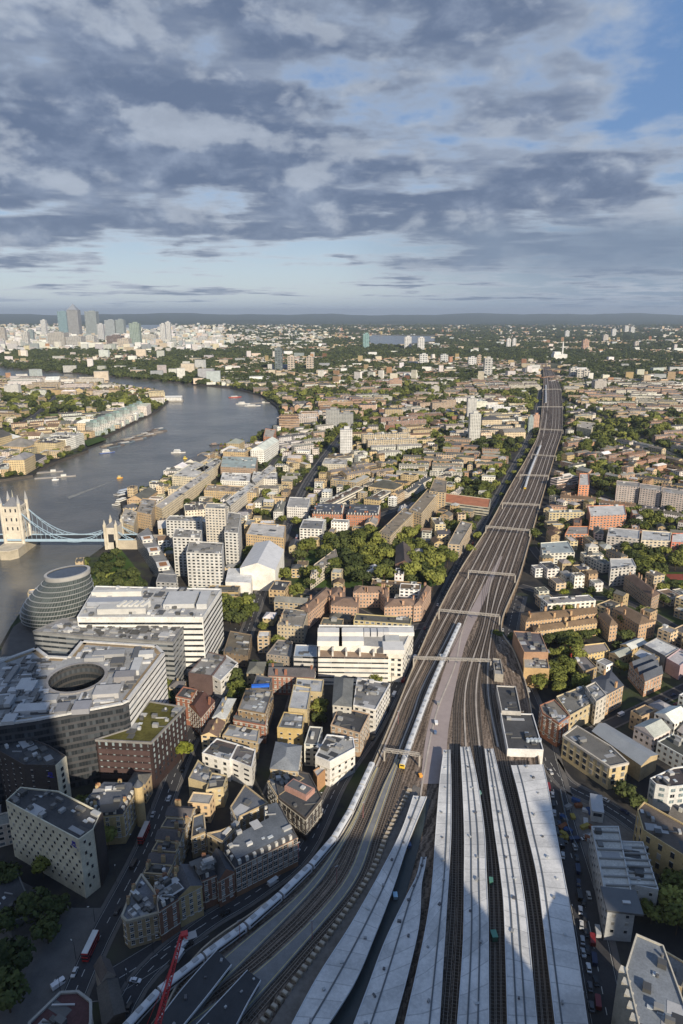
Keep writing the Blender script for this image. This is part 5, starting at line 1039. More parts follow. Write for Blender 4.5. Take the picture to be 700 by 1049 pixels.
def cluster(px,n,r0,r1,seed=1,kind='round',minsep=.95):
    rr=random.Random(seed); poly=[P(x,y,6) for x,y in px]; xs=[q[0] for q in poly]; ys=[q[1] for q in poly]; got=[]
    for _ in range(n*20):
        if len(got)>=n: break
        x=rr.uniform(min(xs),max(xs)); y=rr.uniform(min(ys),max(ys)); r=rr.uniform(r0,r1)
        if not inpoly(x,y,poly) or any((x-a)**2+(y-b)**2<((r+c)*minsep*.8)**2 for a,b,c in got): continue
        if occ(x,y): continue
        got.append((x,y,r)); TREES.append((x,y,r,kind,1))
    for x,y,r in got: mark(rect(x,y,r,r),0)
for a in[(187,771,6.5,'yellow'),(243,707,7.5),(239,694,7.5),(291,589,8),(303,606,8),(321,588,9),(318,598,6),(315,560,10),(308,570,8),(289,531,5),(304,533,6),(579,608,5,'yellow'),(638,634,8),(545,640,6),(510,652,5),(556,690,7),(580,682,7),(572,690,6),(566,634,4),(240,623,9),(250,620,9),(232,618,8),(258,628,8),(246,634,7),(236,632,7),(228,628,7),(255,614,7),(548,548,7),(480,540,5),(552,640,5),(527,655,5),(519,662,4),(655,575,6),(690,600,6),(680,604,6)]: tree_at(*a)
for k in range(13): tree_at(560+k*4.2,657-k*.85,4.3,'poplar')
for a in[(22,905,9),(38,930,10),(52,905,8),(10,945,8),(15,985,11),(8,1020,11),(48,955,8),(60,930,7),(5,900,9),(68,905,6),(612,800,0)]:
    if a[2] and a[1]!=905: tree_at(*a[:2],a[2]*.8,'dark')  # leaf colour darkened in place of the shade over these trees
cluster([(330,560),(356,548),(410,545),(438,560),(462,575),(455,592),(440,602),(418,592),(396,600),(372,598),(350,592),(334,585)],60,7,11.5,3)
cluster([(94,610),(90,592),(104,575),(120,565),(134,580),(146,600)],24,5,8,4,'dark'); mark([P(*v) for v in((92,612),(86,592),(104,572),(122,560),(138,580),(150,600),(140,612))],0)  # park trees take the same shade-darkened leaves
cluster([(457,508),(475,490),(500,500),(505,512),(480,512)],18,6,9,5); cluster([(460,540),(480,525),(497,530),(486,560),(470,575)],10,5,8,6)
cluster([(600,470),(640,478),(632,500),(612,498)],14,7,10,7); cluster([(640,560),(700,568),(700,585),(672,590),(648,580)],18,6,9,8); cluster([(640,520),(700,530),(700,545),(645,540)],16,5,8,8)
cluster([(575,655),(600,650),(596,700),(560,712),(552,700)],14,5,8,9); cluster([(655,895),(700,905),(700,950),(672,948)],9,5,8,10); cluster([(628,800),(648,805),(655,822),(640,822)],6,4,6,11)
cluster([(400,730),(412,730),(406,775),(396,772)],0,2,3,12)
cluster([(300,420),(420,412),(500,440),(440,470),(340,455)],70,7,11,13,minsep=1.2)
cluster([(46,410),(150,402),(163,418),(110,424),(46,424)],90,9,14,14)
cluster([(0,400),(40,398),(40,424),(0,424)],30,9,14,15)
cluster([(30,367),(200,364),(230,373),(100,375),(36,374)],50,12,18,16,minsep=1.3)
cluster([(240,396),(290,378),(400,382),(470,392),(470,402),(420,404),(300,412),(262,402)],120,9,14,17,minsep=1.1)
cluster([(484,558),(492,562),(518,520),(541,468),(549,432),(545,430),(533,460),(508,510)],34,3.5,5.5,31)
cluster([(480,450),(520,450),(530,462),(490,462)],16,8,11,18)
cluster([(580,440),(700,420),(700,440),(600,465)],60,9,13,19,minsep=1.1)
cluster([(430,405),(555,400),(550,425),(440,430)],60,8,13,20,minsep=1.4)
# ---------------------------------------------------------------- ordinary blocks, street by street
FB=[]   # kind,cx,cy,lx,ly,ang,h,wc,rc,rk
yard=[]
def vary(c,rr,a=.18): k=rr.uniform(1-a,1+a); return tuple(max(.01,min(.75,v*k*rr.uniform(.95,1.05))) for v in c)
def ang_of(p,q): a,b=P(*p),P(*q); return math.atan2(b[1]-a[1],b[0]-a[0])
# anchors: where, direction, palette of walls, greenness, mix
WCOL={'tan':[TAN,TAN2,(.54,.42,.24),(.48,.38,.24),(.62,.58,.5),(.68,.66,.61)],'brick':[(.32,.17,.10),(.42,.25,.15),(.48,.36,.22),TAN,(.62,.57,.48),(.66,.63,.58)],'pale':[(.70,.66,.58),(.60,.52,.36),(.72,.70,.66),(.56,.44,.26),(.66,.56,.38)],'mix':[TAN,BRK,(.62,.6,.56),(.45,.3,.2),(.5,.46,.4)]}
RCOL=[(.15,.14,.12),(.10,.098,.095),(.22,.21,.19),(.075,.077,.085),(.16,.11,.075),(.40,.39,.37),(.58,.57,.55),(.12,.115,.105),(.30,.29,.28)]
ANC=[((190,510),ang_of((150,525),(215,480)),'pale',.05,'ware'),((160,540),ang_of((150,560),(150,530)),'tan',.03,'ware'),((230,500),ang_of((209,503),(263,505)),'pale',.04,'ware'),((280,470),ang_of((262,496),(283,479)),'tan',.06,'ware'),
 ((255,560),ang_of((252,580),(262,556)),'tan',.12,'mix'),((300,500),ang_of((280,510),(340,512)),'tan',.08,'mix'),((345,480),ang_of((330,490),(390,480)),'tan',.10,'mix'),((400,500),ang_of((388,545),(449,505)),'tan',.25,'mix'),((440,480),ang_of((430,492),(500,495)),'brick',.25,'row'),((480,470),ang_of((460,475),(520,478)),'brick',.3,'row'),
 ((330,545),ang_of((300,545),(380,550)),'tan',.15,'mix'),((300,640),ang_of((284,640),(311,642)),'tan',.1,'mix'),((260,650),ang_of((250,690),(262,650)),'tan',.1,'mix'),((230,780),ang_of((240,790),(262,740)),'tan',.04,'mix'),((380,720),ang_of((385,728),(400,700)),'mix',.04,'mix'),
 ((560,590),ang_of((540,600),(600,596)),'tan',.15,'mix'),((590,560),ang_of((562,566),(610,565)),'tan',.12,'mix'),((640,590),ang_of((610,600),(680,590)),'tan',.18,'mix'),((620,540),ang_of((600,540),(660,545)),'mix',.2,'mix'),((590,510),ang_of((570,515),(620,505)),'mix',.15,'mix'),((660,520),ang_of((640,520),(700,530)),'brick',.3,'row'),((680,470),ang_of((640,470),(700,485)),'brick',.35,'row'),((620,470),ang_of((580,475),(640,465)),'brick',.3,'row'),
 ((670,640),ang_of((655,650),(700,630)),'tan',.12,'mix'),((650,720),ang_of((625,742),(662,724)),'tan',.04,'ware'),((680,760),ang_of((650,770),(700,800)),'tan',.03,'ware'),((620,690),ang_of((606,705),(640,690)),'tan',.1,'mix'),((540,700),ang_of((530,640),(548,740)),'tan',.05,'mix'),((690,900),ang_of((660,870),(700,890)),'tan',.2,'mix'),
 ((600,430),.3,'brick',.4,'row'),((680,420),-.2,'brick',.4,'row'),((520,430),.15,'pale',.2,'mix'),((440,430),.35,'mix',.35,'mix'),((350,430),.1,'mix',.35,'mix'),((300,455),.6,'mix',.3,'mix'),((400,460),.2,'tan',.3,'mix'),((330,400),.2,'mix',.5,'row'),((500,395),-.1,'mix',.45,'row'),((640,395),.1,'brick',.5,'row'),
 ((20,480),ang_of((0,500),(34,480)),'tan',.1,'ware'),((60,460),ang_of((40,480),(91,462)),'tan',.15,'ware'),((40,440),.5,'tan',.3,'row'),((100,440),ang_of((91,462),(137,434)),'pale',.1,'ware'),((80,400),.1,'tan',.35,'mix'),((150,408),.3,'tan',.2,'mix'),((20,420),-.3,'tan',.35,'row'),
 ((60,372),.0,'mix',.4,'mix'),((180,385),.1,'mix',.4,'mix'),((250,390),.3,'pale',.4,'mix'),((30,760),.2,'mix',.05,'mix'),((40,900),.4,'mix',.3,'mix')]
ANCW=[(P(a[0][0],a[0][1]),)+a[1:] for a in ANC]
def nearest(x,y):
    b=None;bd=1e18
    for i,a in enumerate(ANCW):
        w_=(70+.12*a[0][1]); d=((x-a[0][0])**2+((y-a[0][1])*.8)**2)/(w_*w_)
        if d<bd: bd=d;b=i
    return b
def infr(x,y,m=12,z=0):
    f=y*CT-(z-CAMZ)*ST
    if f<50: return False
    a,b=PX(x,y,z); return -m<a<700+m and b<1049+m
def addb(kind,x,y,lx,ly,ang,h,wc,rc,rk,rr,mrg=1.0):
    if not infr(x,y,120): return False
    if not free(x,y,lx+mrg,ly+mrg,ang): return False
    FB.append((kind,x,y,lx,ly,ang,h,wc,rc,rk)); mark(rect(x,y,lx,ly,ang),0); return True
for ai,(ac,ang,pal,green,mixk) in enumerate(ANCW):
    rr=random.Random(100+ai); c,s=math.cos(ang),math.sin(ang); far=ac[1]>1500
    bl,bw=(96,54) if mixk!='row' else (104,46)
    if ac[1]<450: bl,bw=58,36
    st=8.0; rngm=int(520/bl)+1 if ac[1]<1000 else int(1100/bl)
    for iu in range(-rngm,rngm+1):
        for iv in range(-rngm*2,rngm*2+1):
            u0=iu*(bl+st)+(rr.uniform(-6,6)); v0=iv*(bw+st)
            x=ac[0]+u0*c-v0*s; y=ac[1]+u0*s+v0*c
            if y<170 or y>2560 or not infr(x,y,120) or nearest(x,y)!=ai: continue
            if rr.random()<green*.55:
                for k in range(int(4+5*rr.random())):
                    a,b=rr.uniform(-bl/2,bl/2),rr.uniform(-bw/2,bw/2); yard.append((x+a*c-b*s,y+a*s+b*c,rr.uniform(5,9)))
                continue
            W=WCOL[pal]
            T=lambda a,b:(x+a*c-b*s,y+a*s+b*c)
            typ=rr.random()
            if mixk=='row' or (mixk=='mix' and typ<.42):
                dp=9.5 if mixk=='row' else 11; seg=2 if rr.random()<.7 else 3; wc=vary(rr.choice(W),rr); rc=vary(rr.choice(RCOL[:5]),rr)
                for sgn in(-1,1):
                    for k in range(seg):
                        l_=bl/seg-rr.uniform(2.5,7); px_,py_=T((k+.5)*bl/seg-bl/2,sgn*(bw/2-dp/2)); hh=rr.choice([8,9,10.5,12,13.5])
                        addb('terrace' if hh<11 else 'block',px_,py_,l_,dp,ang,hh,wc,rc,rr.choice(['gable','gable','hip','flat']),rr)
                for k in range(6 if rr.random()<.25+green*1.6 else 2): yard.append((*T(rr.uniform(-bl/2,bl/2),rr.uniform(-8,8)),rr.uniform(3.5,6.5)))
            elif mixk=='ware' or typ<.62:
                n=rr.choice([1,2,2,3]); off=-bl/2
                for k in range(n):
                    l_=bl/n; dpx=bw*rr.uniform(.55,.98) if rr.random()<.6 else bw*.44; v=rr.choice([-1,1])*(bw-dpx)/2
                    ok=addb('warehouse',*T(off+l_/2,v),l_-2.5,dpx,ang,rr.uniform(10,24),vary(rr.choice(W),rr),vary(rr.choice(RCOL),rr,.3),rr.choice(['flat','flat','saw','gable','hip']),rr)
                    if not ok:
                        for vv in(-bw*.26,bw*.26):
                            for u_ in(-l_/4,l_/4): addb('warehouse',*T(off+l_/2+u_,vv),l_/2-1.5,bw*.42,ang,rr.uniform(8,15),vary(rr.choice(W),rr),vary(rr.choice(RCOL),rr,.3),rr.choice(['flat','gable']),rr)
                    elif dpx<bw*.5: addb('warehouse',*T(off+l_/2,-v),l_-3,bw*.4,ang,rr.uniform(8,14),vary(rr.choice(W),rr),vary(rr.choice(RCOL),rr,.3),rr.choice(['flat','gable']),rr)
                    off+=l_
            else:
                wc=vary(rr.choice(W),rr); rc=vary(rr.choice(RCOL),rr); hh=rr.choice([13,16,18,21,26]); rk=rr.choice(['flat','flat','hip']); dp=12
                kk='block' if rr.random()<.7 else 'office'
                addb(kk,*T(0,bw/2-dp/2),bl-4,dp,ang,hh,wc,rc,rk,rr) or [addb(kk,*T(e*bl/4,bw/2-dp/2),bl/2-5,dp,ang,hh,wc,rc,rk,rr) for e in(-1,1)]
                addb(kk,*T(0,-bw/2+dp/2),bl-4,dp,ang,hh*.9,wc,rc,rk,rr) or [addb(kk,*T(e*bl/4,-bw/2+dp/2),bl/2-5,dp,ang,hh,wc,rc,rk,rr) for e in(-1,1)]
                if rr.random()<.5: addb(kk,*T(-bl/2+dp/2+1,0),dp,bw-2*dp-3,ang,hh,wc,rc,'flat',rr)
                for k in range(2 if green>.08 else 1): yard.append((*T(rr.uniform(-bl/3,bl/3),rr.uniform(-6,6)),rr.uniform(4,7)))
# leftover pockets: smaller buildings and trees
rr=random.Random(5)
for _ in range(60000):
    y=170+2400*rr.random()**1.9; x=rr.uniform(-.72,.72)*(y+70)
    if occ(x,y) or not infr(x,y,90): continue
    a=ANCW[nearest(x,y)]
    if rr.random()<(.12+a[3]*(1.8 if y>600 else .6)): 
        if (rr.random()<.3 and y>360) or y>900: yard.append((x,y,rr.uniform(3.5,7)))
        continue
    lx,ly=rr.uniform(8,24),rr.uniform(7,13)
    addb('warehouse' if rr.random()<.5 else 'block',x,y,lx,ly,a[1]+rr.choice([0,math.pi/2]),rr.uniform(6,14),vary(rr.choice(WCOL[a[2]]),rr),vary(rr.choice(RCOL),rr,.3),rr.choice(['flat','flat','gable','hip']),rr,2.6 if y<700 else 4.0)
for x,y,r in yard:
    if infr(x,y,110) and not occ(x,y) and not occ(x+r*.6,y) and not occ(x-r*.6,y): TREES.append((x,y,r,'round',0)); mark(rect(x,y,r,r),0)
# ---- labels for the many: colour, build and place by the nearest landmark
def cname(c):
    r,g,b=c; s=max(c)-min(c); v=sum(c)/3
    if s<.1 and v>.42: return 'white'
    if s<.06: return 'grey'
    if v>.42: return 'cream'
    if r>2.0*g: return 'red brick' if v>.16 else 'dark red'
    if v>.33: return 'sandy'
    if v>.24: return 'tan brick'
    return 'brown brick'
def rname(c): 
    v=sum(c)/3; s=max(c)-min(c)
    return 'pale' if v>.33 else ('brown' if s>.07 else ('dark' if v<.13 else 'grey'))
LMK=[(h[0],h[1],h[2]) for h in HERO if h[2]]+[(155,505,'the bridge end wharves'),(500,560,'the middle railway gantries'),(575,375,'the end of the railway'),(240,400,'the wooded river bend'),(60,422,'the pale school field'),(100,445,'the stepped green riverside offices'),(640,400,'the right hand suburb'),(690,445,'the right hand plane trees'),(540,450,'the railway bend'),(500,478,'the curved terraces by the tracks'),(440,440,'the streets left of the twin towers'),(20,470,'the north bank wharves'),(680,480,'the long garden streets'),(380,440,'the streets right of the lone tower'),(530,410,'the far left side of the tracks'),(600,480,'the terraces right of the tracks')]
CNT={}
import re
def nth(n): return '%d%s'%(n,'th' if 10<n%100<14 else {1:'st',2:'nd',3:'rd'}.get(n%10,'th'))
def place(px,py):
    best=min(LMK,key=lambda l:(l[0]-px)**2+((l[1]-py)*1.6)**2); dx_,dy_=px-best[0],py-best[1]
    rel=('beyond' if dy_<0 else 'in front of') if abs(dy_)*1.6>abs(dx_) else ('left of' if dx_<0 else 'right of')
    return rel,best,math.hypot(dx_,dy_*1.6)
def label_all(items):  # (px,py,descriptor) -> unique label
    g={}
    for i,(px,py,d) in enumerate(items):
        rel,b,ds=place(px,py); g.setdefault((d,rel,b[2]),[]).append((ds,i))
    out=[None]*len(items)
    for (d,rel,bn),l in g.items():
        l.sort(); k0=CNT.get((d,rel,bn),0)
        for k,(ds,i) in enumerate(l):
            kk=k+k0; o='' if len(l)==1 and kk==0 else (ords[kk] if kk<20 else nth(kk+1))+' '
            t_='%s%s %s %s'%(o,d,rel,bn)
            if len(t_.split())>16: t_=re.sub(r' with (\w+) \w+ roof',r' with \1 roof',t_)
            if len(t_.split())>16: t_=t_.replace('in front of','before')
            if len(t_.split())>16: t_=re.sub(r' with (\w+) roof',r', \1 roofed,',t_)
            if len(t_.split())>16: t_=t_.replace(' the ',' ')
            out[i]=t_
        CNT[(d,rel,bn)]=k0+len(l)
    return out
def bmesh_of(mbw,b,detail,seed):
    kind,x,y,lx,ly,ang,h,wc,rc,rk=b
    return mbw
FACI={'terrace':F_brick,'block':F_flat,'warehouse':F_ware,'office':F_band}
NAMES={'terrace':('terraced_houses','terrace'),'block':('apartment_block','apartment block'),'warehouse':('low_rise_block','city block'),'office':('office_block','office block')}
def wallroof(b,ox,oy,W_,R_,D_,seed,detail=True):
    kind,x,y,lx,ly,ang,h,wc,rc,rk=b; rr=random.Random(seed); p=rect(ox,oy,lx,ly,ang)
    W_.prism(p,0,h,0,c=wc,top=False)
    if rk=='flat':
        ip=inset(p,.5); R_.face([(a,b_,h-.6) for a,b_ in ip],1,rc)
        tc=tuple(min(.7,v*1.15) for v in wc)
        for i in range(4):
            j=(i+1)%4; R_.face([(*p[i],h),(*p[j],h),(*ip[j],h),(*ip[i],h)],0,tc)
            if detail: R_.wall(ip[j],ip[i],h-.6,h,0,tc)
        n=int(lx*ly/(90 if detail else 260)) if detail else min(3,int(lx*ly/350)); c,s=math.cos(ang),math.sin(ang)
        for _ in range(min(n,12)):
            a,b_=rr.uniform(-.42,.42)*lx,rr.uniform(-.38,.38)*ly; g=rr.choice([.08,.15,.3,.45,.55]); D_.box(ox+a*c-b_*s,oy+a*s+b_*c,h-.6,h+rr.uniform(.5,2.4),rr.uniform(1.5,5),rr.uniform(1.2,3.4),ang,c=(g,g,g*.97))
    else:
        roofshape(R_,inset(p,-.3),h,rk,min(lx,ly)*.27 if rk!='saw' else 2.6,1,rc,0,wc)
        c,s=math.cos(ang),math.sin(ang); n=int(max(lx,ly)/ (7 if detail else 16))
        if rk!='saw' and kind!='warehouse':
            for k in range(n):
                f=((k+.5)/n-.5)*max(lx,ly)*.9; a,b_=(f,rr.choice([-1,1])*ly*.12) if lx>ly else (rr.choice([-1,1])*lx*.12,f)
                D_.box(ox+a*c-b_*s,oy+a*s+b_*c,h,h+min(lx,ly)*.27+1.3,1.5,.8,ang,c=tuple(v*.85 for v in wc))
def app(b): d=math.sqrt(b[1]**2+b[2]**2+CAMZ**2); return math.sqrt(b[3]*b[4]+b[6]*max(b[3],b[4]))/d
FB.sort(key=lambda b:-app(b)); cnt={}; ind=[]; rest=[]
for b in FB:
    vis=infr(b[1],b[2],max(b[3],b[4])*.45*FPX/math.hypot(b[2],CAMZ),0)
    if vis: cnt[b[0]]=cnt.get(b[0],0)+1
    (ind if vis and cnt[b[0]]<=290 else rest).append(b)
items=[]
for b in ind:
    px,py=PX(b[1],b[2],b[6]); kn={'terrace':'terrace','block':'apartment block','warehouse':'low block','office':'office block'}[b[0]]
    size='long ' if max(b[3],b[4])>42 else ('small ' if max(b[3],b[4])<20 else '')
    items.append((px,py,'%s%s %s with %s %s roof'%(size,cname(b[7]),kn,rname(b[8]),{'flat':'flat','gable':'pitched','hip':'hipped','saw':'ridged'}[b[9]])))
labs=label_all(items)
for i,b in enumerate(ind):
    nm,cat=NAMES[b[0]]; big=app(b)*FPX>17
    t_=thing(nm,labs[i],cat,(b[1],b[2],0),0,{'terrace':'brick terraces of the inner suburb','block':'apartment blocks of the city','warehouse':'low blocks of the city','office':'office blocks of the city'}[b[0]])
    W_,R_,D_=MB(),MB(),MB(); wallroof(b,0,0,W_,R_,D_,i,big)
    W_.build('wall',FACI[b[0]],t_); R_.build('roof',[M_wall,M_roof],t_)
    if D_.f: tag(D_.build('rooftop_unit' if b[9]=='flat' else 'chimney',M_wall,t_),kind='stuff')
for k in FACI:
    W_,R_,D_=MB(),MB(),MB()
    for i,b in enumerate([b for b in rest if b[0]==k]): wallroof(b,b[1],b[2],W_,R_,D_,i,False)
    if not W_.f: continue
    n0=len(W_.f)
    o=W_.build('distant_buildings',[FACI[k]]); tag(o,kind='stuff')
    o=R_.build('distant_roofs',[M_wall,M_roof]); tag(o,kind='stuff')
    if D_.f: tag(D_.build('distant_rooftop_clutter',M_wall),kind='stuff')
print('buildings',len(FB),cnt,'individual',len(ind),'trees',len(TREES))
# ---- far suburbs: boxes and woods to the horizon
rr=random.Random(9); W_,R_=MB(),MB(); nb=0; far_tree=[]
import mathutils.noise as mn
def nz(x,y,s): return mn.noise(Vector((x*s,y*s,3.3)))
riv2=RIV
for _ in range(42000):
    y=2450*math.exp(rr.random()**1.25*1.75) ; x=rr.uniform(-.60,.60)*y
    px,py=PX(x,y)
    if not -70<px<770: continue
    if y<3900 and (inpoly(x,y,riv2) or inpoly(x,y,Rail_far:= [Lw[-1],Rw[-1],Rw[-8],Lw[-8]])): continue
    if 330<py<354 and ((378<px<446 and 343<py<354) or (120<px<168 and py<338) or px<32 and py<331): continue
    if 372<py<402 and 552-(402-py)*.1<px<577: continue
    g=nz(x,y,.0016)+.5*nz(x,y,.006)
    dock=(px<230 and 336<py<360 and rr.random()<.36) or (px<335 and 333<py<356 and rr.random()<.3) or rr.random()<.02
    if dock and rr.random()<.7:
        h=rr.choice([10,14,20,28,45]) if px<230 else rr.choice([8,10,14,24]); W_.box(x,y,0,h,rr.uniform(22,60),rr.uniform(16,26),rr.uniform(-.4,.4),0,0,vary(rr.choice([(.6,.58,.53),(.66,.65,.62),(.45,.44,.42),(.5,.43,.33),(.35,.38,.38)]),rr,.2),vary((.35,.34,.33),rr)); nb+=1; continue
    if g>.02: far_tree.append((x,y,rr.uniform(7,15)*(1+y/11000))); continue
    if rr.random()<.45: far_tree.append((x,y,rr.uniform(6,11)*(1+y/11000))); continue
    if rr.random()<.5:
        an=(mn.noise(Vector((int(x/500)*1.7,int(y/600)*1.3,.5))))*2.4; zw=WCOL['brick' if rr.random()<.8 else 'pale']; wc=vary(rr.choice(zw),rr,.25); rc=vary(rr.choice(RCOL[:5]),rr,.3); l_=rr.uniform(35,80)
        for k in range(rr.choice([2,3,3,4])):
            o_=k*rr.uniform(24,30); W_.box(x-math.sin(an)*o_,y+math.cos(an)*o_,0,rr.uniform(6.5,9),l_*rr.uniform(.7,1),9,an,0,0,wc,rc); nb+=1
        if rr.random()<.5: far_tree.append((x-math.sin(an)*13,y+math.cos(an)*13,rr.uniform(4,7)))
        continue
    lx=rr.uniform(9,42); ly=rr.uniform(8,16); h=rr.uniform(5,10) if rr.random()<.96 else rr.uniform(16,42)
    if h>16: lx=rr.uniform(16,30)
    zone='pale' if (px<330 and py<352) or rr.random()<.25 else 'brick'
    W_.box(x,y,0,h,lx,ly,rr.uniform(-.5,.5)+(.2 if int(x/400)%2 else -.3),0,0,vary(tuple(v*.8 for v in rr.choice(WCOL[zone])),rr,.25),vary(rr.choice(RCOL),rr,.3)); nb+=1
tag(W_.build('far_suburb_buildings',M_wall),kind='stuff')
# trees: the 290 that show largest are things, the others one mass
TREES.sort(key=lambda t:-t[2]/math.sqrt(t[0]**2+t[1]**2+CAMZ**2)); near=[t for t in TREES if infr(t[0],t[1],15)][:290]; ns=set(id(t) for t in near); resttr=[t for t in TREES if id(t) not in ns]
items=[]
for t in near:
    px,py=PX(t[0],t[1],t[2]); items.append((px,py,{'round':'%s green round tree'%('large' if t[2]>8 else 'medium' if t[2]>6 else 'small'),'yellow':'bright yellow green tree','poplar':'slim upright poplar','dark':'leafy tree coloured dark for shade'}[t[3]]))
for t,l in zip(near,label_all(items)): tree_obj(t[0],t[1],t[2],t[3],l,'row of poplars by the estate' if t[3]=='poplar' else 'broadleaf trees of the city')
def gn_mass(name,pts,crowns,zoff=.75):
    me=bpy.data.meshes.new(name+'_points'); me.from_pydata([(x,y,r*zoff) for x,y,r in pts],[],[]); at=me.attributes.new('sz','FLOAT','POINT'); at.data.foreach_set('value',[r for x,y,r in pts]); o=put(name,me)
    ng=bpy.data.node_groups.new(name,'GeometryNodeTree'); ng.interface.new_socket('Geometry',in_out='INPUT',socket_type='NodeSocketGeometry'); ng.interface.new_socket('Geometry',in_out='OUTPUT',socket_type='NodeSocketGeometry')
    N=ng.nodes; L_=ng.links; gi=N.new('NodeGroupInput'); go=N.new('NodeGroupOutput'); ip=N.new('GeometryNodeInstanceOnPoints'); oi=N.new('GeometryNodeObjectInfo'); oi.inputs[0].default_value=crowns; na=N.new('GeometryNodeInputNamedAttribute'); na.data_type='FLOAT'; na.inputs[0].default_value='sz'; rv=N.new('FunctionNodeRandomValue'); rv.data_type='FLOAT_VECTOR'; rv.inputs[1].default_value=(0,0,6.28)
    L_.new(gi.outputs[0],ip.inputs['Points']); L_.new(oi.outputs['Geometry'],ip.inputs['Instance']); L_.new(na.outputs[0],ip.inputs['Scale']); L_.new(rv.outputs[0],ip.inputs['Rotation']); L_.new(ip.outputs[0],go.inputs[0])
    md=o.modifiers.new('scatter','NODES'); md.node_group=ng; tag(o,kind='stuff'); return o
proto=[]
for k in range(2):
    t=near[-1-k]; 
    o=thing('broadleaf_tree','low bushy tree among the suburb gardens, %s of two'%('left' if k else 'right'),'tree',(t[0]+9,t[1]+9,0)); cr=put('crown',CRS[k],o,(0,0,5)); proto.append(cr); put('trunk',TRUNK,o,(0,0,0),0,(3,3,4)); cr.scale=(1,1,1)
mid=[(t[0],t[1],t[2]*1.12) for t in resttr]
gn_mass('garden_trees',mid[0::2],proto[0]); gn_mass('garden_trees',mid[1::2],proto[1])
gn_mass('distant_woods',far_tree[0::2],proto[1],.35); gn_mass('distant_woods',far_tree[1::2],proto[1],.35)
for cr in proto: cr.scale=(5,5,4)
print('far',nb,len(far_tree))
# ---------------------------------------------------------------- suspension bridge
ZB=10.0; ta=P(21,555,ZB-6); tb=P(117,557,ZB-6); YB=(ta[1]+tb[1])/2; XT,XA=ta[0],tb[0]; STN=(.56,.51,.42)
br=thing('suspension_bridge','stone towered suspension bridge with pale blue chains across the river','bridge',(XT,YB,0))
def B(q,nm,m): return q.build(nm,m,br)
q=MB()
pier=[(-11,-26),(-5,-33),(5,-33),(11,-26),(11,26),(5,33),(-5,33),(-11,26)]; q.prism(pier,-5,5.5,0,c=(.42,.37,.28)); q.prism([(x*1.05,y*1.03) for x,y in pier],5.5,6.6,0,c=(.5,.45,.36)); B(q,'pier',M_wall)
def btower(x0,w_,d_,h,parent,main=True):
    q=MB()
    for sy in(-1,1): q.box(x0,sy*d_*.33,5.5,18,w_,d_*.34,0,c=STN)                     # legs either side of the road
    q.box(x0,0,18,h,w_,d_,0,c=STN); 
    for z in(18,27,36,h-1.2): q.box(x0,0,z,z+.8,w_+.9,d_+.9,0,c=(.55,.5,.42),bottom=True) if z<h else None
    o=q.build('tower_wall',M_wall,parent)
    q=MB()
    for sx in(-1,1):
        for sy in(-1,1): q.cyl(x0+sx*w_/2,sy*d_/2,5,h+4,1.9,1.8,8,c=STN); q.cyl(x0+sx*w_/2,sy*d_/2,h+4,h+13,2.0,.1,8,c=(.33,.33,.33))
    q.build('corner_turret',M_wall,parent)
    q=MB(); roofshape(q,rect(x0,0,w_-2,d_-2),h,'hip',9 if main else 5,0,(.16,.165,.18)); q.cyl(x0,0,h+6,h+16,.9,.1,6,c=(.4,.38,.3)); q.build('tower_roof',M_roof,parent)
    q=MB()
    for z in range(21,int(h)-4,10):
        for f in(-.28,0,.28): 
            q.box(x0+w_*f,-d_/2-.05,z,z+3.6,1.5,.2,0); q.box(x0+w_/2+.05,d_*f,z,z+3.6,.2,1.5,0)
    tag(q.build('window',M_glass,parent),kind='stuff')
btower(0,19,18,47,br)
XR=XA-XT
ab=br
q=MB(); q.box(XR,0,0,24,13,20,0,c=STN); 
for sx in(-1,1):
    for sy in(-1,1): q.box(XR+sx*6,sy*10,0,28,2.6,2.6,0,c=(.55,.49,.38)); q.cyl(XR+sx*6,sy*10,28,33,1.5,.1,6,c=(.45,.42,.36))
B(q,'abutment_wall',M_wall)
q=MB(); roofshape(q,rect(XR,0,12,19),24,'hip',5,0,(.16,.165,.18)); B(q,'abutment_roof',M_roof)
q=MB(); q.box(XR,-10.2,8,17,6,.5,0); B(q,'archway',M_dark)
q=MB(); q.box((XR-140)/2+8,0,ZB-1.6,ZB,XR+170,18,0,0,1,(.2,.4,.6),bottom=True); B(q,'deck',[M_blue,M_road])
q=MB()
for sy in(-1,1): q.box((XR-140)/2+8,sy*9,ZB-.8,ZB+1.3,XR+170,.4,0,c=(.6,.62,.64))
B(q,'deck_railing',M_blue)
for nm,z in(('walkway',45),): 
    for sy in(-1,1): q=MB(); q.box(-38,sy*6,z-3,z+.5,62,3.4,0,bottom=True); B(q,'high_walkway',M_blue)
def chain(xa,za,xb,zb,sag,sy,nm='chain'):
    q=MB(); n=18; pr=None
    for k in range(n+1):
        f=k/n; x=xa+(xb-xa)*f; z=za+(zb-za)*f-4*sag*f*(1-f); dd=.5+3.2*math.sin(math.pi*f); cur=(Vector((x,sy,z)),Vector((x,sy,z-dd)))
        if pr:
            q.beam(pr[0],cur[0],.5,.5,0); q.beam(pr[1],cur[1],.4,.4,0); q.beam(pr[0] if k%2 else pr[1],cur[1] if k%2 else cur[0],.3,.3,0)
        pr=cur
    return B(q,nm,M_blue)
def hangers(xa,za,xb,zb,sag,sy):
    n=18; q=MB()
    for k in range(1,n):
        f=k/n; x=xa+(xb-xa)*f; z=za+(zb-za)*f-4*sag*f*(1-f)
        if z>ZB+3: q.beam((x,sy,ZB),(x,sy,z-2),.26,.26,0)
    tag(q.build('hanger_rod',M_blue,br),kind='stuff')
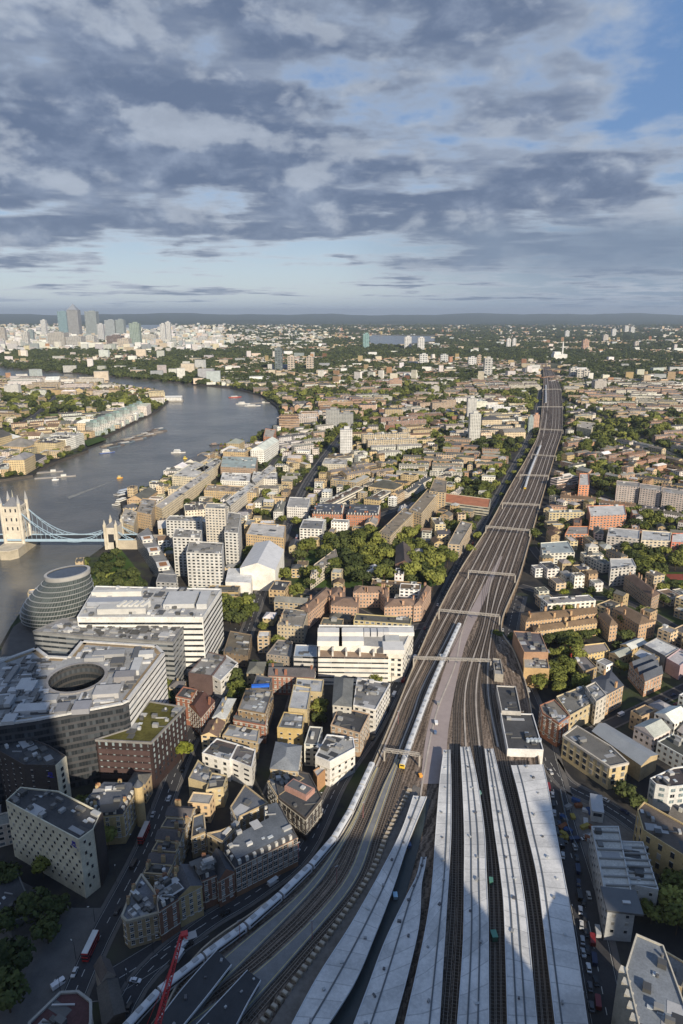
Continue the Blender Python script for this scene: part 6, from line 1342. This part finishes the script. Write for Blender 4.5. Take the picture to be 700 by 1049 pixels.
for sy in(-8.5,8.5):
    chain(9,42,XR-6,21,19,sy); hangers(9,42,XR-6,21,19,sy); chain(XR+6,20,XR+44,3,1.5,sy)
q=MB(); q.box(XR+28,0,0,ZB,52,20,0,c=(.45,.39,.3)); B(q,'approach_wall',M_wall)
# ---------------------------------------------------------------- vessels
def boat(label,px,py,l,w_,col=(.6,.6,.58),cab=(.7,.7,.68),rz=0.0,cat='boat',tiers=1,group=None,cabl=.5):
    a=P(px,py,-4); t_=thing('river_boat',label,cat,(a[0],a[1],-4),rz,group)
    q=MB(); h=[(-l/2,-w_/2),(l*.28,-w_/2),(l/2,0),(l*.28,w_/2),(-l/2,w_/2)]
    q.prism([(x*.92,y*.8) for x,y in h],-.3,.5,0,c=col); q.prism(h,.5,1.8,0,c=col,ct=(.3,.27,.22)); q.build('hull',M_wall,t_)
    for k in range(tiers):
        q=MB(); q.box(-l*.08,0,1.8+k*2.4,4.2+k*2.4,l*(cabl-.1*k),w_*(.75-.12*k),0,c=cab); q.build('cabin',M_wall,t_)
        q=MB(); q.box(-l*.08,0,2.6+k*2.4,3.5+k*2.4,l*(cabl-.1*k)+.1,w_*(.75-.12*k)+.1,0); q.build('cabin_window',M_glass,t_)
    return t_
boat('white and red river cruiser in mid river',183,464,26,7,(.62,.6,.58),(.72,.72,.7),.1,tiers=2)
tt=boat('small orange speedboat trailing a wake in mid river',123,490,9,3.2,(.7,.35,.05),(.6,.5,.2),.35)
a=P(121,491,-3.97); b=P(70,510,-3.97)
q=MB(); q.face([(a[0],a[1]-1.2,-3.95),(a[0],a[1]+1.2,-3.95),(b[0]-3,b[1]+5.5,-3.95),(b[0]+3,b[1]-5.5,-3.95)],0,(.26,.26,.25)); tag(q.build('boat_wake',plain('wake_foam',(.22,.22,.205),.6,.2,sc=.08,amt=.6,sc2=.9)),kind='structure')
boat('blue and white moored vessel left of the lighter barges',110,464,28,8,(.1,.15,.35),(.66,.66,.64),.5,tiers=2)
boat('blue decked ship moored at the near bank beyond the bridge',132,505,44,10,(.55,.55,.55),(.5,.55,.62),.9,'ship',tiers=2,cabl=.6)
boat('white ship moored under the wharves next to the blue decked ship',126,515,34,9,(.7,.7,.68),(.7,.68,.62),1.2,'ship',tiers=2)
boat('red hulled vessel near the wooded river bend',241,407,40,9,(.55,.08,.05),(.68,.66,.62),.4,'ship',tiers=1)
boat('white vessel moored off the wooded river bend, left',249,414,40,10,(.7,.7,.7),(.72,.7,.66),.2,'ship',tiers=2)
boat('white vessel moored off the wooded river bend, right',259,416,44,10,(.7,.7,.7),(.7,.68,.62),.1,'ship',tiers=1)
boat('dark tug near the floating gardens',220,456,20,6,(.06,.06,.07),(.4,.3,.25),.6)
boat('small yellow launch between cruiser and wharves',190,470,7,3,(.7,.5,.1),(.6,.5,.1),0)
boat('tiny white launch off the north bank',57,492,10,3.5,(.7,.7,.7),(.6,.6,.6),.3)
a=P(178,411,-4); t_=thing('river_pier_building','white pier building on stilts at the tip of the north bank','pier building',(a[0],a[1],-4),.1)
q=MB(); q.box(0,0,0,3,56,26,0,c=(.3,.28,.25)); q.build('pier_base',M_wall,t_); q=MB(); q.box(0,0,3,12,50,20,0,c=(.72,.71,.68)); q.build('wall',F_flat,t_); q=MB(); roofshape(q,rect(0,0,52,22),12,'gable',4,0,(.6,.6,.58)); q.build('roof',[M_metal,M_metal],t_)
k=0
for i in range(15):
    f=i/14; px=112+52*f; py=457-17*f; 
    for j in(0,1):
        if j and i%3==0: continue
        a=P(px+j*2-1,py+j*2.2,-4); t_=thing('lighter_barge','flat dark lighter barge, %s from the near end of the %s moored row'%(ords[i],'outer' if j else 'inner'),'barge',(a[0],a[1],-4),.9+R.uniform(-.15,.15),'moored lighter barges in mid river')
        l_=R.uniform(24,32); q=MB(); q.box(0,0,-.2,2,l_,8,0,c=R.choice([(.12,.10,.09),(.2,.17,.14),(.25,.22,.2),(.1,.13,.16)])); q.build('hull',M_wall,t_); q=MB(); q.box(0,0,2,2.2+R.uniform(0,1.6),l_*R.uniform(.5,.85),6,0,c=R.choice([(.07,.07,.07),(.3,.27,.22),(.15,.12,.1),(.45,.44,.42)])); q.build('hold_cover',M_wall,t_)
for i,(px,py) in enumerate([(228,463),(236,460),(244,458),(252,456),(233,457),(243,453)]):
    a=P(px,py,-4); t_=thing('garden_barge','barge carrying a small garden and trees, %s from the left of the floating gardens'%ords[i],'barge',(a[0],a[1],-4),.15,'floating garden barges'); q=MB(); q.box(0,0,-.2,2.4,30,9,0,c=(.13,.08,.06)); q.build('hull',M_wall,t_)
    for k in range(4): put('crown',CRY if (i+k)%3==0 else CRN[k],t_,(-11+k*7,0,4),k,(3.2,3.2,2.8))
a=P(206+28,456-3,-4)
for lb,px,py,l_,w_ in(('landing stage pontoon on the north bank beyond the suspension bridge',57,489,60,6),('pontoon pier by the north bank hotel',48,484,50,8),('jetty near the wooded river bend',265,413,70,4),('low pontoon on the near bank by the bridge park',101,571,40,5)):
    a=P(px,py,-4); t_=thing('pontoon',lb,'pontoon',(a[0],a[1],-4),.35); q=MB(); q.box(0,0,-.2,1.2,l_,w_,0,c=(.3,.28,.26)); q.build('deck',M_wall,t_); q=MB(); q.box(l_*.2,0,1.2,4,8,w_*.7,0,c=(.55,.54,.5)); q.build('shelter',M_wall,t_)
# ---------------------------------------------------------------- green stepped riverside flats on the north bank
for k in range(7):
    f=k/6; a=P(103+46*f,447-22*f,0)
    t_=thing('stepped_apartments','green glazed stepped riverside flats on the north bank, %s from the left'%ords[k],'apartment building',(a[0]-14,a[1]+22,0),.95,'green stepped riverside flats'); q=MB()
    for s_ in range(3): q.box(-s_*4,0,s_*9,s_*9+9,34-s_*9,26,0,c=(.36,.44,.40) if s_!=1 else (.62,.6,.54))
    q.build('wall',F_flat,t_); q=MB(); q.box(-6,0,27,31,8,12,0,c=(.24,.33,.30)); q.build('roof_lantern',M_metal,t_)
# ---------------------------------------------------------------- road vehicles
def mk_car():
    q=MB(); q.prism([(-2.1,-.85),(2.0,-.85),(2.2,-.5),(2.2,.5),(2.0,.85),(-2.1,.85)],.28,.82,0); body=q.mesh('body',[M_paint])
    q=MB(); b=rect(-.2,0,2.5,1.55); t=rect(-.25,0,1.6,1.3)
    for i in range(4): j=(i+1)%4; q.face([(*b[i],.82),(*b[j],.82),(*t[j],1.35),(*t[i],1.35)])
    cab=q.mesh('windows',[M_glass]); q=MB(); q.prism(t,1.34,1.42,0); rf=q.mesh('roof_panel',[M_paint]); q=MB()
    q.cyl(0,0,-.11,.11,.33,n=10); wh=q.mesh('wheel',[M_rubber]); return body,cab,rf,wh
CAR=mk_car(); q=MB(); q.prism([(-2.5,-1),(2.3,-1),(2.5,-.6),(2.5,.6),(2.3,1),(-2.5,1)],.35,2.2); VANB=q.mesh('body',[M_paint]); q=MB(); q.box(1.9,0,1.3,1.95,1.1,2.04,0); q.box(2.48,0,1.3,1.95,.12,1.7,0); VANW=q.mesh('windows',[M_glass])
CCOL=[('black',(.02,.02,.022)),('white',(.7,.7,.7)),('silver',(.4,.41,.42)),('black',(.02,.02,.022)),('dark grey',(.09,.09,.1)),('dark blue',(.015,.025,.07)),('dark red',(.2,.02,.02)),('pale grey',(.55,.55,.54))]
CARS=[]
def car(x,y,z,an,van=False,col=None,lab=None):
    cn,cc_=col or CCOL[int(R.random()**1.3*len(CCOL))]; t_=thing('van' if van else 'parked_car',lab,'van' if van else 'car',(x,y,z),an,'vehicles on the streets')
    for nm,me in((('body',VANB),('windows',VANW)) if van else (('body',CAR[0]),('windows',CAR[1]),('roof_panel',CAR[2]))): o=put(nm,me,t_); o.color=(*cc_,1)
    if y<420:
        for wx in(-1.35,1.35):
            for wy in(-.8,.8): o=put('wheel',CAR[3],t_,(wx,wy,.33)); o.rotation_euler=(rad(90),0,0)
    if not lab: px,py=PX(x,y,1); CARS.append((t_,px,py,'%s %s'%(cn,'van' if van else 'car')))
for c,wd in roads[:9]:
    d=0; nxt=6+R.uniform(0,8)
    for i in range(len(c)-1):
        a=Vector(c[i]);b=Vector(c[i+1]);l=(b-a).length; u=(b-a)/max(l,.01); n=Vector((-u.y,u.x)); an=math.atan2(u.y,u.x)
        while nxt<d+l:
            p=a+u*(nxt-d); sd_=R.choice([-1,1]); f=R.choice([.2,.2,.36,.36,.36]); q_=p+n*sd_*wd*f
            if infr(q_.x,q_.y,3) and 150<q_.y<900 and len(CARS)<170: car(q_.x,q_.y,.05,an+(math.pi if sd_>0 else 0)+R.uniform(-.03,.03),R.random()<.22)
            nxt+=R.uniform(9,34)
        d+=l
for px,py,n,a0,sp_ in[(566,815,6,1.35,7),(573,845,4,1.35,7),(591,880,7,1.3,7.5),(598,925,7,1.3,8),(607,965,4,1.3,9),(600,860,4,.2,6),(178,985,1,.9,5),(690,672,3,.4,6),(700,720,4,.4,6),(455,700,0,0,1)]:
    a=P(px,py)
    for k in range(n): car(a[0]+math.cos(a0)*sp_*k*-1,a[1]-math.sin(a0)*sp_*k,.06,a0+R.uniform(-.1,.1),R.random()<.3)
a=P(139,1005.5); car(a[0],a[1],.06,-.15,col=('white',(.72,.72,.74)),lab='white and blue patrol car on the junction below the wedge corner building')
a=P(60,1010); car(a[0],a[1],.06,.8,True,('white',(.7,.7,.72)),'white van beside the octagonal maroon roof')
a=P(184,981); car(a[0],a[1],.06,1.2,True,('white',(.72,.72,.72)),'white van standing beside the red crane tip')
for (t_,px,py,d),l in zip(CARS,label_all([(c[1],c[2],c[3]) for c in CARS])): t_['label']=l
def bus(label,p0,p1,roof=(.62,.62,.6)):
    a=P(*p0);b=P(*p1); an=math.atan2(b[1]-a[1],b[0]-a[0]); t_=thing('double_decker_bus',label,'bus',((a[0]+b[0])/2,(a[1]+b[1])/2,.05),an)
    q=MB(); q.box(0,0,.35,4.2,11,2.55,0,0); q.build('body',M_red,t_); q=MB(); q.box(0,0,4.2,4.4,10.6,2.4,0,c=roof); q.build('roof',M_metal,t_)
    for z0,z1 in((1.3,2.1),(2.9,3.7)): q=MB(); q.box(0,0,z0,z1,11.06,2.6,0,0); q.build('window_band',M_glass,t_)
    for wx in(-3.3,3.3):
        for wy in(-1.15,1.15): o=put('wheel',CAR[3],t_,(wx,wy,.5)); o.rotation_euler=(rad(90),0,0); o.scale=(1.5,1.5,1.5)
bus('red double decker bus with a white roof at the junction beside the cream slab',(88,985),(99,962))
bus('red double decker bus passing the yellow brick courtyard corner building',(144,866),(152,848),(.5,.45,.42))
bus('red bus on the high street by the tan corner apartment house',(265,664),(267,653),(.45,.1,.1)); bus('red single bus standing in the far high street',(304,556),(305,550),(.6,.6,.6))
# ---------------------------------------------------------------- crane, octagonal roof, stone gable, yard things
a=P(186,957,38); b=P(150,1062,34); t_=thing('tower_crane','red lattice crane jib leaning in at the bottom left','crane',(b[0],b[1],0))
A=Vector((a[0]-b[0],a[1]-b[1],38));Bv=Vector((0,0,26)); u=(A-Bv).normalized(); sx=u.cross(Vector((0,0,1))).normalized(); sz=sx.cross(u)
q=MB(); n=26
cor=[sx*1.1-sz*.8,sx*-1.1-sz*.8,sz*1.1]
for k in cor: q.beam(Bv+k,A+k*.5,.32,.32)
for i in range(n):
    f0,f1=i/n,(i+1)/n; s0,s1=1-.5*f0,1-.5*f1; p0=Bv.lerp(A,f0);p1=Bv.lerp(A,f1)
    for m_ in range(3): q.beam(p0+cor[m_]*s0,p1+cor[(m_+1)%3]*s1,.14); q.beam(p0+cor[m_]*s0,p0+cor[(m_+1)%3]*s0,.14)
q.build('jib',M_red,t_); q=MB(); q.beam(A,A+sx*2.6+u*-1.5,.5); q.box(A.x+1,A.y,A.z-.6,A.z+.5,2.4,2,.3); q.build('jib_head',M_red,t_)
q=MB(); q.box(A.x+3,A.y-.3,A.z-.4,A.z-.25,4.5,3,.4,c=(.3,.3,.3)); q.build('platform_grating',M_metal,t_)
q=MB(); q.box(0,0,0,24,2,2,0); q.build('mast',M_red,t_); q=MB(); q.beam(A-u*6,(A.x-14,A.y-24,8),.12); q.build('cable',M_red,t_)
t_,q0,H,c=hero('octagonal_building','building with an octagonal maroon roof edged in pale stone, bottom left corner','building',[(30,1047),(62,1016),(80,1015),(93,1025),(93,1045),(88,1075),(50,1090),(28,1075)],26,(.3,.27,.24),(.085,.04,.04),units=7,parapet=1,trim=(.34,.33,.3))
hero('stone_lodge','small stone gabled structure beside the bus at the junction','lodge',[(97,990),(112,984),(118,999),(104,1006)],9,(.3,.26,.22),(.12,.10,.09),roof='gable',rise=4)
hero('warehouse','low brown brick building below the stone gable','warehouse',[(100,1012),(120,1003),(128,1036),(106,1052)],8,(.16,.12,.09),(.10,.09,.08),roof='gable',rise=2)
hero('apartment_building','dark grey low range left of the cream slab, among trees','apartment building',[(-10,880),(18,892),(36,935),(10,945),(-14,920)],9,(.10,.10,.10),(.055,.056,.06),units=4)
a=P(611,828,3); t_=thing('container_cabin','tall white site cabin in the construction yard','cabin',(a[0],a[1],0),1.3); q=MB(); q.box(0,0,0,6,13,5.5,0,c=(.55,.55,.53)); q.build('wall',M_wall,t_); q=MB(); q.box(0,0,6,6.3,13.4,5.9,0,c=(.4,.41,.42)); q.build('roof',M_metal,t_); q=MB(); q.box(-6.6,0,3.4,5.2,.1,4,0); q.build('window',M_glass,t_)
for k in range(20):
    px=R.uniform(576,606); py=R.uniform(812,862); a=P(px,py); col=R.choice([('grey',(.2,.2,.2)),('blue',(.05,.10,.24)),('yellow',(.42,.33,.08)),('grey',(.3,.3,.3)),('white',(.6,.6,.6)),('rusty',(.25,.1,.05))])
    t_=thing('site_container','%s container in the construction yard, %s placed from the station side'%(col[0],ords[k]),'container',(a[0],a[1],.02),R.uniform(0,3)); q=MB(); l_=R.uniform(2,5.5); h_=R.uniform(.8,2.4); q.box(0,0,0,h_,l_,2,0,c=col[1]); q.build('body',M_wall,t_); q=MB(); q.box(0,0,h_,h_+.12,l_+.15,2.15,0,c=[v*.7 for v in col[1]]); q.build('lid',M_wall,t_)
t_=thing('yard_hoarding','long blue white hoarding around the construction yard','hoarding'); c=zline([(574,812),(582,850),(592,872)],0,3); q=MB(); q.ribbon(offset(c,.1),offset(c,-.1),0,2.4,c=(.2,.25,.3)); q.build('panel',M_wall,t_)
# street lamps near the front
q=MB(); q.cyl(0,0,0,8,.12,.07,6); q.beam((0,0,8),(1.6,0,8.2),.09); LPM=q.mesh('pole',[M_dark]); q=MB(); q.box(1.9,0,8.05,8.25,.8,.3,0,c=(.6,.6,.58)); LPH=q.mesh('lamp_head',[M_metal])
LP=[]
for c,wd in(roads[0],roads[1],roads[2]):
    for i in range(1,len(c)-1,2):
        if c[i][1]<520 and infr(*c[i],-2):
            o=offset(c,wd/2+.8)[i]; t_=thing('street_lamp','','street lamp',(o[0],o[1],.1),R.uniform(0,6),'street lamps of the near streets'); put('pole',LPM,t_); put('lamp_head',LPH,t_); LP.append((t_,*PX(o[0],o[1],8),'thin dark street lamp'))
for (t_,a,b,d),l in zip(LP,label_all([x[1:] for x in LP])): t_['label']=l
# ---------------------------------------------------------------- haze
q=MB(); q.box(0,26000,-6,470,110000,60000,0,bottom=True); 
hz_=q.build('haze',bpy.data.materials.new('haze_air')); hz_['kind']='stuff'; m=hz_.data.materials[0]; m.use_nodes=True; t=NT(m.node_tree)
v=t.n('ShaderNodeVolumePrincipled',{'Color':(.72,.84,1,1),'Density':HAZE,'Anisotropy':0.2}); o_=t.n('ShaderNodeOutputMaterial'); m.node_tree.links.new(v.outputs[0],o_.inputs['Volume'])
